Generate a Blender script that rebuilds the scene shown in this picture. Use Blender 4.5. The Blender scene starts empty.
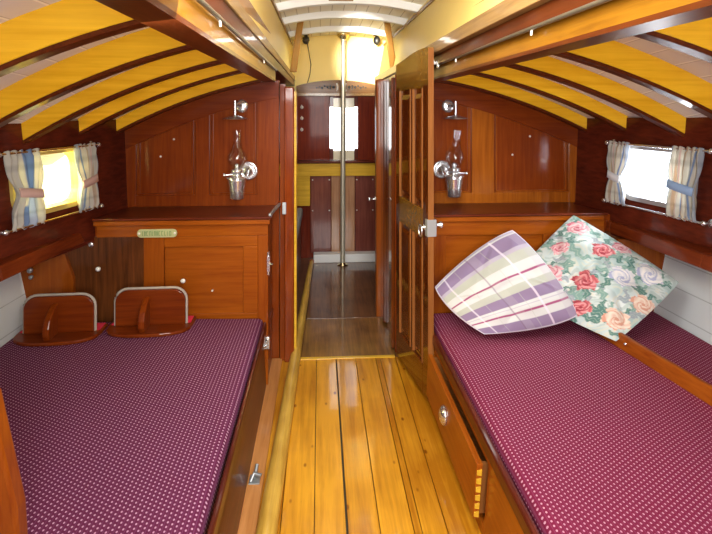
import bpy, math, random
from mathutils import Vector, Matrix
random.seed(7)
PI = math.pi
S = bpy.context.scene
COL = S.collection

# ------------------------------------------------------------ camera
EYE = Vector((0, 0, 1.45))
PIT = math.radians(16.211); YAW = math.radians(3.663)
fwd = Vector((math.sin(YAW)*math.cos(PIT), math.cos(YAW)*math.cos(PIT), -math.sin(PIT)))
YAW2 = math.atan(36/540)                       # level camera with a risen horizon (lens shift)
lev = Vector((math.sin(YAW2), math.cos(YAW2), 0))
cam = bpy.data.cameras.new('camera'); camo = bpy.data.objects.new('camera', cam); COL.objects.link(camo)
camo.location = EYE
camo.rotation_euler = lev.to_track_quat('-Z', 'Y').to_euler()
cam.sensor_width = 36; cam.lens = 540/712*36; cam.clip_start = .02; cam.clip_end = 100; cam.shift_y = -157/712
S.camera = camo

# ------------------------------------------------------------ world, lamps, exposure
w = bpy.data.worlds.new('sky'); S.world = w; w.use_nodes = True
bg = w.node_tree.nodes['Background']; bg.inputs[0].default_value = (.93, .97, 1, 1); bg.inputs[1].default_value = 3.0
S.view_settings.view_transform = 'Standard'; S.view_settings.look = 'None'
S.view_settings.gamma = 1; S.view_settings.use_curve_mapping = False
S.view_settings.exposure = 0.3

def area(name, loc, target, sx, sy, power, color=(1, 1, 1)):
    l = bpy.data.lights.new(name, 'AREA'); l.shape = 'RECTANGLE'; l.size = sx; l.size_y = sy; l.energy = power; l.color = color
    o = bpy.data.objects.new(name, l); COL.objects.link(o); o.location = loc
    o.rotation_euler = (Vector(target)-Vector(loc)).to_track_quat('-Z', 'Y').to_euler(); return o
area('companionway_daylight', (.17, -.70, 1.45), (.17, 3, 1.15), .9, 1.1, 54, (1, .98, .94))
area('added_overhead_lamp', (-.02, 1.1, 2.03), (.62, 2.2, 1.35), .5, 1.1, 20, (1, .98, .95))  # added lamp at the unseen hatch, turned to brighten the right roof side
area('window_daylight', (-1.40, 2.62, 1.15), (0, 2.4, .6), .38, .22, 9, (1, .96, .86))
area('window_daylight', (1.78, 2.62, 1.15), (0, 2.4, .6), .38, .22, 9, (.95, .98, 1))
area('added_fore_lamp', (.2, 4.2, 2.02), (.2, 4.3, 0), .5, .3, 3.5, (1, .98, .92))  # added lamp below the solid fore roof, brightening the passage
l = area('far_wall_patch_lamp', (-.12, 1.5, 1.90), (.50, 5.3, 1.93), .10, .08, 3.6, (1, .97, .88)); l.data.spread = math.radians(11)  # added lamp inside the cabin, throwing the bright patch on the far wall

# ------------------------------------------------------------ materials
def newmat(name):
    m = bpy.data.materials.new(name); m.use_nodes = True
    return m, m.node_tree.nodes, m.node_tree.links, m.node_tree.nodes['Principled BSDF']
def plain(name, c, rough=.5, metal=0, coat=0, noise=0, sheen=0):
    m, n, l, b = newmat(name)
    b.inputs['Base Color'].default_value = (*c, 1); b.inputs['Roughness'].default_value = rough
    b.inputs['Metallic'].default_value = metal; b.inputs['Coat Weight'].default_value = coat
    b.inputs['Coat Roughness'].default_value = .08
    if sheen: b.inputs['Sheen Weight'].default_value = sheen
    if noise:
        t = n.new('ShaderNodeTexCoord'); no = n.new('ShaderNodeTexNoise'); no.inputs['Scale'].default_value = 6; no.inputs['Detail'].default_value = 5
        mx = n.new('ShaderNodeMix'); mx.data_type = 'RGBA'
        mx.inputs[6].default_value = (*[v*(1-noise) for v in c], 1); mx.inputs[7].default_value = (*[min(1, v*(1+noise)) for v in c], 1)
        l.new(t.outputs['Object'], no.inputs['Vector']); l.new(no.outputs[0], mx.inputs[0]); l.new(mx.outputs[2], b.inputs['Base Color'])
    return m
def wood(name, c1, c2, axis='X', fine=60, rough=.35, coat=.35, island=0, bump=.05, knots=0, blotch=.35):
    """varnished timber, grain running along the given axis"""
    m, n, l, b = newmat(name)
    t = n.new('ShaderNodeTexCoord'); mp = n.new('ShaderNodeMapping')
    sc = [fine]*3; sc['XYZ'.index(axis)] = fine*.05; mp.inputs['Scale'].default_value = sc
    l.new(t.outputs['Object'], mp.inputs['Vector'])
    vec = mp.outputs[0]
    geo = n.new('ShaderNodeNewGeometry')
    if island:
        ad = n.new('ShaderNodeVectorMath'); ad.operation = 'MULTIPLY_ADD'
        l.new(geo.outputs['Random Per Island'], ad.inputs[0]); ad.inputs[1].default_value = (37, 53, 29); l.new(vec, ad.inputs[2]); vec = ad.outputs[0]
    g = n.new('ShaderNodeTexNoise'); g.inputs['Scale'].default_value = 1; g.inputs['Detail'].default_value = 6; g.inputs['Roughness'].default_value = .6; g.inputs['Distortion'].default_value = .4
    l.new(vec, g.inputs['Vector'])
    big = n.new('ShaderNodeTexNoise'); big.inputs['Scale'].default_value = 3.0; big.inputs['Detail'].default_value = 3
    l.new(t.outputs['Object'], big.inputs['Vector'])
    ma = n.new('ShaderNodeMath'); ma.operation = 'MULTIPLY_ADD'; ma.inputs[1].default_value = blotch*2; 
    l.new(big.outputs[0], ma.inputs[0]); 
    sb = n.new('ShaderNodeMath'); sb.operation = 'SUBTRACT'; l.new(g.outputs[0], sb.inputs[0]); sb.inputs[1].default_value = blotch
    l.new(sb.outputs[0], ma.inputs[2])
    fac = ma.outputs[0]
    if island:
        m2 = n.new('ShaderNodeMath'); m2.operation = 'MULTIPLY_ADD'; m2.inputs[1].default_value = island; l.new(geo.outputs['Random Per Island'], m2.inputs[0])
        s2 = n.new('ShaderNodeMath'); s2.operation = 'SUBTRACT'; l.new(fac, s2.inputs[0]); s2.inputs[1].default_value = island*.5; l.new(s2.outputs[0], m2.inputs[2]); fac = m2.outputs[0]
    r = n.new('ShaderNodeValToRGB'); r.color_ramp.elements[0].position = .25; r.color_ramp.elements[1].position = .75
    r.color_ramp.elements[0].color = (*c1, 1); r.color_ramp.elements[1].color = (*c2, 1)
    l.new(fac, r.inputs[0]); out = r.outputs[0]
    if knots:
        v = n.new('ShaderNodeTexVoronoi'); v.inputs['Scale'].default_value = knots; 
        mpk = n.new('ShaderNodeMapping'); ks = [1.6]*3; ks['XYZ'.index(axis)] = .8; mpk.inputs['Scale'].default_value = ks
        l.new(t.outputs['Object'], mpk.inputs['Vector']); l.new(mpk.outputs[0], v.inputs['Vector'])
        kr = n.new('ShaderNodeValToRGB'); kr.color_ramp.elements[0].position = .05; kr.color_ramp.elements[1].position = .1
        kr.color_ramp.elements[0].color = (.25, .08, .02, 1); kr.color_ramp.elements[1].color = (1, 1, 1, 1)
        l.new(v.outputs['Distance'], kr.inputs[0])
        mx = n.new('ShaderNodeMix'); mx.data_type = 'RGBA'; mx.blend_type = 'MULTIPLY'; mx.inputs[0].default_value = .8
        l.new(out, mx.inputs[6]); l.new(kr.outputs[0], mx.inputs[7]); out = mx.outputs[2]
    l.new(out, b.inputs['Base Color'])
    b.inputs['Roughness'].default_value = rough; b.inputs['Specular IOR Level'].default_value = .08; b.inputs['Coat Weight'].default_value = coat; b.inputs['Coat Roughness'].default_value = .07
    bp = n.new('ShaderNodeBump'); bp.inputs['Strength'].default_value = bump; bp.inputs['Distance'].default_value = .01
    l.new(big.outputs[0], bp.inputs['Height']); l.new(bp.outputs[0], b.inputs['Normal']); l.new(bp.outputs[0], b.inputs['Coat Normal'])
    return m

M = {}
M['mahog_z'] = wood('mahogany_upright', (.14, .018, .002), (.26, .050, .004), 'Z')
M['mahog_x'] = wood('mahogany_cross', (.12, .015, .002), (.22, .040, .004), 'X')
M['mahog_y'] = wood('mahogany_lengthwise', (.13, .016, .003), (.25, .045, .005), 'Y')
M['orange_x'] = wood('teak_cross', (.23, .045, .003), (.36, .090, .006), 'X')
M['orange_z'] = wood('teak_upright', (.21, .038, .003), (.33, .080, .006), 'Z')
M['orange_y'] = wood('teak_lengthwise', (.25, .05, .004), (.42, .11, .008), 'Y')
M['dark_y'] = wood('dark_mahogany_lengthwise', (.05, .007, .004), (.14, .022, .009), 'Y')
M['dark_z'] = wood('dark_mahogany_upright', (.06, .008, .004), (.15, .025, .009), 'Z')
M['dark_x'] = wood('dark_mahogany_cross', (.06, .009, .004), (.16, .03, .011), 'X')
M['rail'] = wood('red_brown_rail', (.085, .011, .003), (.20, .035, .007), 'Y')
M['panel_dark'] = wood('dark_panel_brown', (.05, .014, .004), (.17, .05, .012), 'Z')
M['beam'] = wood('golden_beam', (.74, .36, .010), (.98, .56, .030), 'X', rough=.35, coat=.4, fine=40)
M['carlin'] = wood('carlin_golden_brown', (.20, .075, .005), (.36, .155, .010), 'Y', coat=.3)
M['carlin_dark'] = wood('carlin_red_brown', (.065, .012, .003), (.14, .030, .006), 'Y', coat=.2)
M['tan'] = wood('weathered_tan', (.22, .12, .04), (.42, .25, .09), 'Y', rough=.4)
M['pine'] = wood('pine_floorboard', (.40, .145, .006), (.78, .37, .024), 'Y', fine=45, rough=.3, coat=.5, island=.5, knots=7, bump=.12)
M['pinkpine'] = wood('reddish_floorboard', (.42, .16, .04), (.62, .28, .09), 'Y', rough=.35)
M['sole'] = wood('dark_sole', (.07, .028, .012), (.19, .08, .03), 'Y', rough=.3, coat=.8, blotch=.5)
M['sole2'] = wood('worn_sole', (.12, .05, .014), (.32, .15, .04), 'Y', rough=.3, coat=.7, blotch=.6)
M['spar'] = wood('yellow_spar', (.42, .22, .03), (.74, .46, .08), 'Y', rough=.4, coat=.3, blotch=.5)
M['yelpaint'] = wood('golden_yellow_board', (.60, .33, .02), (.85, .52, .05), 'X', rough=.3)
M['door'] = wood('door_mahogany', (.07, .014, .003), (.17, .040, .005), 'Z', coat=1, rough=.2)
M['doorrail'] = wood('door_golden_rail', (.16, .07, .006), (.27, .125, .012), 'Y', coat=.8, rough=.25)
M['edge'] = wood('pale_edge', (.22, .075, .018), (.33, .125, .033), 'Z', rough=.5, coat=.1)
M['cream'] = plain('cream_yellow_paint', (.90, .70, .22), .5, noise=.05)
M['white'] = plain('white_paint', (.86, .86, .84), .4, noise=.03)
M['lockmetal'] = plain('scuffed_lock_metal', (.42, .43, .42), .4, .4)
M['oldmetal'] = plain('dull_old_metal', (.26, .23, .17), .4, .8)
M['chrome'] = plain('nickel_plate', (.80, .82, .84), .22, .9)
M['brass'] = plain('brass', (.75, .62, .35), .25, 1)
M['iron'] = plain('galvanised_iron', (.42, .45, .46), .45, .8, noise=.3)
M['post'] = wood('glossy_post', (.15, .02, .003), (.30, .055, .006), 'Z', coat=.9, rough=.2)
M['black'] = plain('black_plastic', (.02, .018, .016), .4)
M['greyrim'] = plain('grey_rubber_edge', (.42, .36, .29), .5)
M['felt'] = plain('red_felt', (.70, .02, .06), .95)
M['porcelain'] = plain('white_button', (.85, .82, .74), .2)
M['greycloth'] = plain('grey_canvas', (.30, .32, .34), .8, noise=.2)
M['cushion_side'] = plain('piping', (.13, .014, .03), .8)
M['plate'] = plain('aged_brass_plate', (.55, .56, .28), .45, .3, noise=.15)
M['plate_ink'] = plain('green_patina', (.16, .30, .10), .6)
M['paleplaster'] = plain('pale_door_frame', (.80, .70, .46), .35, coat=.4)
M['cord'] = plain('dark_cable', (.06, .05, .03), .6)
M['strut'] = wood('strut_timber', (.26, .12, .02), (.38, .19, .035), 'Z', rough=.4, coat=.1)

def glassmat(name, tint=(1, 1, 1), amt=.12, k=.7):
    m, n, l, b = newmat(name); n.remove(b)
    out = n['Material Output']; tr = n.new('ShaderNodeBsdfTransparent'); tr.inputs[0].default_value = (*tint, 1)
    gl = n.new('ShaderNodeBsdfGlossy'); gl.inputs['Roughness'].default_value = .03
    lw = n.new('ShaderNodeLayerWeight'); lw.inputs[0].default_value = .35
    ad = n.new('ShaderNodeMath'); ad.operation = 'MULTIPLY_ADD'; ad.inputs[1].default_value = k; ad.inputs[2].default_value = amt*.5; ad.use_clamp = True
    mx = n.new('ShaderNodeMixShader'); l.new(lw.outputs['Facing'], ad.inputs[0]); l.new(ad.outputs[0], mx.inputs[0])
    l.new(tr.outputs[0], mx.inputs[1]); l.new(gl.outputs[0], mx.inputs[2]); l.new(mx.outputs[0], out.inputs[0])
    return m
M['glass'] = glassmat('window_glass', (.98, .99, 1), .02, .08)
M['glass_l'] = glassmat('yellow_glow_tint_glass', (1, .97, .66), .02, .08)  # tint puts the left window's yellow glow into the glass
M['lampglass'] = glassmat('lamp_glass', (.95, .94, .92), .10, .5)

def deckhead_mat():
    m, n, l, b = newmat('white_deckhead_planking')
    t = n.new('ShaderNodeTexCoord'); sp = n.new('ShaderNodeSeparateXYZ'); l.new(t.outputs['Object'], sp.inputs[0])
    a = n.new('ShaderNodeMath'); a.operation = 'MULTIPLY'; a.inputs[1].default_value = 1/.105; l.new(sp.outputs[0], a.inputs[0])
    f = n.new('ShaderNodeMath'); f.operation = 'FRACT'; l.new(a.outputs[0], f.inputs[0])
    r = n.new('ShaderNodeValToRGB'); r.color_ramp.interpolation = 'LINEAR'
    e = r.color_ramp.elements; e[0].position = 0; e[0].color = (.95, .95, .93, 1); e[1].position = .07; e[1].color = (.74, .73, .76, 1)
    x = e.new(.05); x.color = (.95, .95, .93, 1); x = e.new(.075); x.color = (.30, .28, .30, 1); x = e.new(.1); x.color = (.76, .75, .78, 1)  # pale seam lines put the light caught by the grooves into the colour
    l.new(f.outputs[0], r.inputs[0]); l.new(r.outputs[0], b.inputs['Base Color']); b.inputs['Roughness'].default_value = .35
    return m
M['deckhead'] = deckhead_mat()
def roof_mat():
    m, n, l, b = newmat('cream_roof_planking')
    t = n.new('ShaderNodeTexCoord'); sp = n.new('ShaderNodeSeparateXYZ'); l.new(t.outputs['Object'], sp.inputs[0])
    a = n.new('ShaderNodeMath'); a.operation = 'MULTIPLY'; a.inputs[1].default_value = 1/.085; l.new(sp.outputs[0], a.inputs[0])
    f = n.new('ShaderNodeMath'); f.operation = 'FRACT'; l.new(a.outputs[0], f.inputs[0])
    r = n.new('ShaderNodeValToRGB'); e = r.color_ramp.elements
    e[0].position = 0; e[0].color = (.35, .24, .08, 1); e[1].position = .1; e[1].color = (.88, .80, .58, 1)
    l.new(f.outputs[0], r.inputs[0]); l.new(r.outputs[0], b.inputs['Base Color']); b.inputs['Roughness'].default_value = .4
    return m
M['roof'] = roof_mat()
M['farred'] = wood('far_red_panels', (.12, .012, .004), (.24, .03, .007), 'Z', coat=.1, rough=.5)
M['amber_z'] = wood('amber_upright', (.20, .042, .003), (.38, .105, .008), 'Z')
M['headboard'] = wood('head_board_brown', (.11, .045, .008), (.24, .105, .02), 'X', coat=.1)

def hull_white_mat():
    m, n, l, b = newmat('white_hull_planking')
    t = n.new('ShaderNodeTexCoord'); sp = n.new('ShaderNodeSeparateXYZ'); l.new(t.outputs['Object'], sp.inputs[0])
    a = n.new('ShaderNodeMath'); a.operation = 'MULTIPLY'; a.inputs[1].default_value = 1/.13; l.new(sp.outputs[2], a.inputs[0])
    f = n.new('ShaderNodeMath'); f.operation = 'FRACT'; l.new(a.outputs[0], f.inputs[0])
    r = n.new('ShaderNodeValToRGB'); e = r.color_ramp.elements
    e[0].position = 0; e[0].color = (.45, .5, .5, 1); e[1].position = .05; e[1].color = (.86, .92, .94, 1)
    l.new(f.outputs[0], r.inputs[0]); l.new(r.outputs[0], b.inputs['Base Color']); b.inputs['Roughness'].default_value = .45
    return m
M['hullwhite'] = hull_white_mat()

def dots(name, base, line, dot, sx=.0135, sy=.0165):
    """woven cloth: rows of pale dots with thin darker ribs between them"""
    m, n, l, b = newmat(name)
    t = n.new('ShaderNodeTexCoord'); sp = n.new('ShaderNodeSeparateXYZ'); l.new(t.outputs['UV'], sp.inputs[0])
    def mth(op, a, b_=None, c=None):
        q = n.new('ShaderNodeMath'); q.operation = op
        for i, v in enumerate((a, b_, c)):
            if v is None: continue
            if isinstance(v, (int, float)): q.inputs[i].default_value = v
            else: l.new(v, q.inputs[i])
        return q.outputs[0]
    u = mth('MULTIPLY', sp.outputs[0], 1/sx); v = mth('MULTIPLY', sp.outputs[1], 1/sy)
    row = mth('FLOOR', u); odd = mth('MULTIPLY', mth('FRACT', mth('MULTIPLY', row, .5)), 1.0)
    v2 = mth('ADD', v, odd)
    du = mth('MULTIPLY', mth('SUBTRACT', mth('FRACT', u), .5), 1.25); dv = mth('SUBTRACT', mth('FRACT', v2), .5)
    d = mth('ADD', mth('MULTIPLY', du, du), mth('MULTIPLY', dv, dv))
    mask = mth('LESS_THAN', d, .055)
    rib = mth('LESS_THAN', mth('ABSOLUTE', mth('SUBTRACT', mth('FRACT', u), .0)), .16)
    mx = n.new('ShaderNodeMix'); mx.data_type = 'RGBA'; mx.inputs[6].default_value = (*base, 1); mx.inputs[7].default_value = (*line, 1); l.new(rib, mx.inputs[0])
    m2 = n.new('ShaderNodeMix'); m2.data_type = 'RGBA'; l.new(mx.outputs[2], m2.inputs[6]); m2.inputs[7].default_value = (*dot, 1); l.new(mask, m2.inputs[0])
    l.new(m2.outputs[2], b.inputs['Base Color']); b.inputs['Roughness'].default_value = .9; b.inputs['Specular IOR Level'].default_value = .2
    return m
M['cloth_l'] = dots('plum_woven_dots', (.118, .012, .052), (.16, .038, .095), (.52, .30, .41))
M['cloth_r'] = dots('burgundy_woven_dots', (.19, .011, .048), (.22, .034, .085), (.56, .28, .37))
def vcol(name, rough=.8, sheen=.2, trans=0):
    m, n, l, b = newmat(name); a = n.new('ShaderNodeVertexColor'); a.layer_name = 'Col'
    l.new(a.outputs[0], b.inputs['Base Color']); b.inputs['Roughness'].default_value = rough; b.inputs['Sheen Weight'].default_value = sheen
    if trans:
        tl = n.new('ShaderNodeBsdfTranslucent'); mx = n.new('ShaderNodeMixShader'); mx.inputs[0].default_value = trans
        l.new(a.outputs[0], tl.inputs[0]); l.new(b.outputs[0], mx.inputs[1]); l.new(tl.outputs[0], mx.inputs[2]); l.new(mx.outputs[0], n['Material Output'].inputs[0])
    return m
M['print'] = vcol('printed_cotton')
M['curtain'] = vcol('curtain_cotton', trans=.35)

# ------------------------------------------------------------ boat coordinates
# every plan dimension below was taken off with a tilted sighting frame; fair() turns it into true upright boat coordinates
_r = Vector((math.cos(YAW), -math.sin(YAW), 0)); _u = _r.cross(fwd); _r2 = Vector((math.cos(YAW2), -math.sin(YAW2), 0))
def _fair(X, Y, Z):
    d = Vector((X, Y, Z))-EYE; dz = d.dot(fwd); h = 1.45-Z
    e = lev*540+_r2*(540*d.dot(_r)/dz)+Vector((0, 0, 540*d.dot(_u)/dz-157))
    T = .922*Y+.388 if Y >= 3 else 3.154/(.268*h+2.766)*(.268*h+.922*Y)
    return EYE+e*(T/e.y)
HREF = None
def fair(v, href=-1):
    href = HREF if href == -1 else href
    X, Y, Z = v
    if Y < 1.1:
        p = fair((X, 1.1, Z), href); return p+Vector((0, (Y-1.1)*.95, 0))
    p = _fair(X, Y, Z)
    if href is not None: q = _fair(X, Y, 1.45-href); p.x = q.x*p.y/q.y
    return p
OLD = {}
# ------------------------------------------------------------ mesh helpers (world coordinates)
class MB:
    def __init__(s): s.v = []; s.f = []; s.sm = []; s.mi = []; s.m = 0
    def add(s, vs, fs, smooth=False):
        k = len(s.v); s.v += [Vector(v) for v in vs]; s.f += [[i+k for i in f] for f in fs]; s.sm += [smooth]*len(fs); s.mi += [s.m]*len(fs); return s
    def hexa(s, p):  # p: 8 points, bottom loop then top loop
        return s.add(p, [(3, 2, 1, 0), (4, 5, 6, 7), (0, 1, 5, 4), (1, 2, 6, 5), (2, 3, 7, 6), (3, 0, 4, 7)])
    def box(s, x0, x1, y0, y1, z0, z1):
        return s.hexa([(x0, y0, z0), (x1, y0, z0), (x1, y1, z0), (x0, y1, z0), (x0, y0, z1), (x1, y0, z1), (x1, y1, z1), (x0, y1, z1)])
    def prism(s, pts, d):   # polygon pts extruded by vector d
        n = len(pts); d = Vector(d); a = [Vector(p) for p in pts]
        return s.add(a+[p+d for p in a], [list(range(n))[::-1], list(range(n, 2*n))]+[[i, (i+1) % n, n+(i+1) % n, n+i] for i in range(n)])
    def tube(s, pts, r, seg=12, caps=True):
        pts = [Vector(p) for p in pts]; rs = r if isinstance(r, (list, tuple)) else [r]*len(pts); vs = []; fs = []
        for i, p in enumerate(pts):
            t = (pts[min(i+1, len(pts)-1)]-pts[max(i-1, 0)]).normalized()
            up = Vector((0, 0, 1)) if abs(t.z) < .9 else Vector((1, 0, 0))
            a = t.cross(up).normalized(); b = t.cross(a)
            for k in range(seg):
                q = 2*PI*k/seg; vs.append(p+(a*math.cos(q)+b*math.sin(q))*rs[i])
        for i in range(len(pts)-1):
            for k in range(seg): fs.append((i*seg+k, i*seg+(k+1) % seg, (i+1)*seg+(k+1) % seg, (i+1)*seg+k))
        s.add(vs, fs, True)
        if caps: s.add([vs[k] for k in range(seg)], [list(range(seg))]); s.add(vs[-seg:], [list(range(seg))[::-1]])
        return s
    def lathe(s, c, prof, axis=(0, 0, 1), seg=24):   # prof (r, h) along axis
        c = Vector(c); ax = Vector(axis).normalized(); up = Vector((0, 0, 1)) if abs(ax.z) < .9 else Vector((1, 0, 0))
        a = ax.cross(up).normalized(); b = ax.cross(a); vs = []; fs = []
        for r, h in prof:
            for k in range(seg):
                q = 2*PI*k/seg; vs.append(c+ax*h+(a*math.cos(q)+b*math.sin(q))*max(r, 1e-4))
        for i in range(len(prof)-1):
            for k in range(seg): fs.append((i*seg+k, i*seg+(k+1) % seg, (i+1)*seg+(k+1) % seg, (i+1)*seg+k))
        return s.add(vs, fs, True)
    def build(s, name, mat, parent=None, bevel=0, local=False):
        me = bpy.data.meshes.new(name); inv = Matrix.Identity(4)
        if parent is not None: inv = wm(parent).inverted()
        pre = OLD[parent.name] if local else Matrix.Identity(4)
        me.from_pydata([inv @ fair(pre @ v) for v in s.v], [], s.f)
        for m in (mat if isinstance(mat, (list, tuple)) else [mat]): me.materials.append(m)
        for p, q, mi in zip(me.polygons, s.sm, s.mi): p.use_smooth = q; p.material_index = mi
        me.update(); o = bpy.data.objects.new(name, me); COL.objects.link(o)
        if parent is not None: o.parent = parent
        import bmesh
        bm = bmesh.new(); bm.from_mesh(me)
        if not getattr(s, 'open', False): bmesh.ops.recalc_face_normals(bm, faces=bm.faces)
        bm.to_mesh(me); bm.free()
        if bevel:
            b = o.modifiers.new('bevel', 'BEVEL'); b.width = bevel; b.segments = 2; b.limit_method = 'ANGLE'; b.angle_limit = .6
        return o
def wm(o):
    m = Matrix.LocRotScale(o.location, o.rotation_euler, o.scale)
    return wm(o.parent) @ m if o.parent else m
def tag(o, label, cat, group=None, kind=None):
    if label: o['label'] = label
    if cat: o['category'] = cat
    if group: o['group'] = group
    if kind: o['kind'] = kind
    return o
def thing(name, label, cat, loc=(0, 0, 0), group=None, rz=0):
    o = bpy.data.objects.new(name, None); COL.objects.link(o); o.location = fair(loc); o.rotation_euler = (0, 0, rz); o.empty_display_size = .05
    OLD[o.name] = Matrix.LocRotScale(Vector(loc), Matrix.Rotation(rz, 3, 'Z'), None)
    return tag(o, label, cat, group)
def struct(name, mb, mat, label, cat, bevel=0, parent=None):
    o = mb.build(name, mat, parent, bevel)
    return tag(o, label, cat, kind='structure')
def lin(x, xs, ys):
    if x <= xs[0]: return ys[0]
    for i in range(len(xs)-1):
        if x <= xs[i+1]:
            t = (x-xs[i])/(xs[i+1]-xs[i]); return ys[i]+(ys[i+1]-ys[i])*t
    return ys[-1]

# ------------------------------------------------------------ boat shape
CX = .16
def hwr(Y, z=.95): return lin(Y, [-.8, 1.0, 1.5, 2.0, 3.0], [1.46, 1.55, 1.53, 1.47, 1.29]) - .08*(z-.95)
def hw(Y, z=.95): return lin(Y, [-.8, 1.0, 1.5, 2.0, 3.0], [1.44, 1.52, 1.49, 1.425, 1.215]) - .08*(z-.95)
def hwl(Y): return lin(Y, [-.8, 1.5, 2.65, 3.0], [1.62, 1.70, 1.665, 1.60])   # lower hull behind the berths
def z0(Y): return lin(Y, [-.8, 1.5, 1.95, 2.3, 2.65, 2.9, 3.0], [1.74, 1.74, 1.725, 1.70, 1.68, 1.645, 1.64])
def KS(x): return .205 if x < CX else .180
def under(x, Y): return z0(Y)-KS(x)*(x-CX)**2      # underside of deck beams
DEP = .088
def dep(Y): return lin(Y, [-.8, 1.5, 1.95, 2.3, 2.65, 3.0], [.09, .088, .08, .060, .056, .054])
def wallx(s, Y, z): return CX+s*(hw if s < 0 else hwr)(Y, z)

# --- floor
fl = MB()
seams = [-.31, -.17, -.048, .068, .189, .31, .338, .43, .56]
for i in range(len(seams)-1):
    fl.box(seams[i]+(.007 if i == 3 else .0016), seams[i+1]-.0012, -.8, 3.0, -.03, 0)
fl.m = 1
fl.box(-1.6, 1.9, -.8, 3.0, -.05, -.028)
fl.m = 2; fl.box(-.9, 1.2, 3.66, 5.6, -.03, 0)
fl.m = 3; fl.box(-.9, 1.2, 3.0, 3.655, -.03, 0)
struct('floor', fl, [M['pine'], M['cord'], M['sole'], M['sole2']], 'narrow varnished golden pine floorboards running forward to a darker sole', 'floor', .0012)
t = MB().box(-.2, .43, 2.985, 3.015, 0, .007); struct('trim_1', t, M['yelpaint'], 'pale threshold strip across the floor under the doorway', 'trim', .002)
t = MB().box(-.32, -.255, -.8, 3.0, 0, .012); struct('trim_2', t, M['pinkpine'], 'reddish board along the floor beside the left berth', 'trim', .002)

# --- upper hull walls with window openings
WY0, WY1, WZ0, WZ1 = 2.20, 2.615, 1.043, 1.275
def rrect(y0, y1, zz0, zz1, r, n=6):
    out = []
    for cy, cz, a0 in ((y1-r, zz1-r, 0), (y0+r, zz1-r, 90), (y0+r, zz0+r, 180), (y1-r, zz0+r, 270)):
        for k in range(n+1):
            a = math.radians(a0+90*k/n); out.append((cy+r*math.cos(a), cz+r*math.sin(a)))
    return out
def hull_wall(s, name, label):
    m = MB()
    def P(Y, z, off=0): return (wallx(s, Y, z)+s*off, Y, z)
    ztop = lambda Y: under(wallx(s, Y, 1.4), Y)+dep(Y)
    def strip(Ya, Yb, za, zb):
        zA = [za if za is not None else 0, zb]
        for i in range(1):
            a = [P(Ya, za), P(Yb, za), P(Yb, zb if zb else ztop(Yb)), P(Ya, zb if zb else ztop(Ya))]
            b = [(p[0]+s*.04, p[1], p[2]) for p in a]
            m.hexa(a+b)
    for Ya, Yb in ((-.8, 1.0), (1.0, 1.5), (1.5, 2.0), (2.0, 2.08), (2.9, 3.0), (3.0, 3.04)): strip(Ya, Yb, .82, None)
    strip(2.08, 2.9, .82, .98); 
    a = [P(2.08, 1.33), P(2.9, 1.33), P(2.9, ztop(2.9)), P(2.08, ztop(2.08))]; m.hexa(a+[(p[0]+s*.04, p[1], p[2]) for p in a])
    inner = rrect(WY0, WY1, WZ0, WZ1, .07); n = len(inner); cy, cz = (WY0+WY1)/2, (WZ0+WZ1)/2
    outer = []
    for (y, z) in inner:      # push each rim point out to the surrounding rectangle
        dy, dz = y-cy, z-cz
        ty = ((2.9-cy) if dy > 0 else (cy-2.08))/max(abs(dy), 1e-6); tz = ((1.33-cz) if dz > 0 else (cz-.98))/max(abs(dz), 1e-6)
        t_ = min(ty, tz); outer.append((cy+dy*t_, cz+dz*t_))
    vs = [P(y, z) for y, z in inner]+[P(y, z) for y, z in outer]+[P(y, z, .04) for y, z in inner]+[P(y, z, .04) for y, z in outer]
    fs = []
    for i in range(n):
        j = (i+1) % n; fs += [(i, j, n+j, n+i), (2*n+i, 2*n+j, 3*n+j, 3*n+i), (i, j, 2*n+j, 2*n+i)]
    # corners of the rectangle that the radial push misses
    m.add(vs, fs)
    for yc, zc in ((2.9, 1.33), (2.08, 1.33), (2.08, .98), (2.9, .98)):
        best = sorted(range(n), key=lambda i: (outer[i][0]-yc)**2+(outer[i][1]-zc)**2)
        cand_y = min((i for i in range(n) if abs(outer[i][0]-yc) < 1e-5), key=lambda i: abs(outer[i][1]-zc), default=None)
        cand_z = min((i for i in range(n) if abs(outer[i][1]-zc) < 1e-5), key=lambda i: abs(outer[i][0]-yc), default=None)
        if cand_y is not None and cand_z is not None:
            q = [outer[cand_y], (yc, zc), outer[cand_z], inner[cand_z], inner[cand_y]]
            m.add([P(*p) for p in q], [(0, 1, 2, 3, 4)])
            m.add([P(*p, .04) for p in q], [(0, 1, 2, 3, 4)])
    m.open = False
    return struct(name, m, M['dark_y'], label, 'wall')
hull_wall(-1, 'wall_left', 'dark red varnished hull side with the window above the left berth')
hull_wall(1, 'wall_right', 'dark red varnished hull side with the window above the right berth')
def lower_hull(s, name, label):
    m = MB(); ys = [-.8, .4, 1.5, 2.1, 2.65, 3.0]
    for Ya, Yb in zip(ys, ys[1:]):
        a = [(CX+s*(hwl(Ya)-.03), Ya, .02), (CX+s*(hwl(Yb)-.03), Yb, .02), (CX+s*hwl(Yb), Yb, .83), (CX+s*hwl(Ya), Ya, .83)]
        m.hexa(a+[(p[0]+s*.03, p[1], p[2]) for p in a])
    
    return struct(name, m, M['hullwhite'], label, 'wall')
lower_hull(-1, 'wall_lower_left', 'white painted hull planking behind the left berth under the shelf')
lower_hull(1, 'wall_lower_right', 'white painted hull planking behind the right berth under the shelf')
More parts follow.
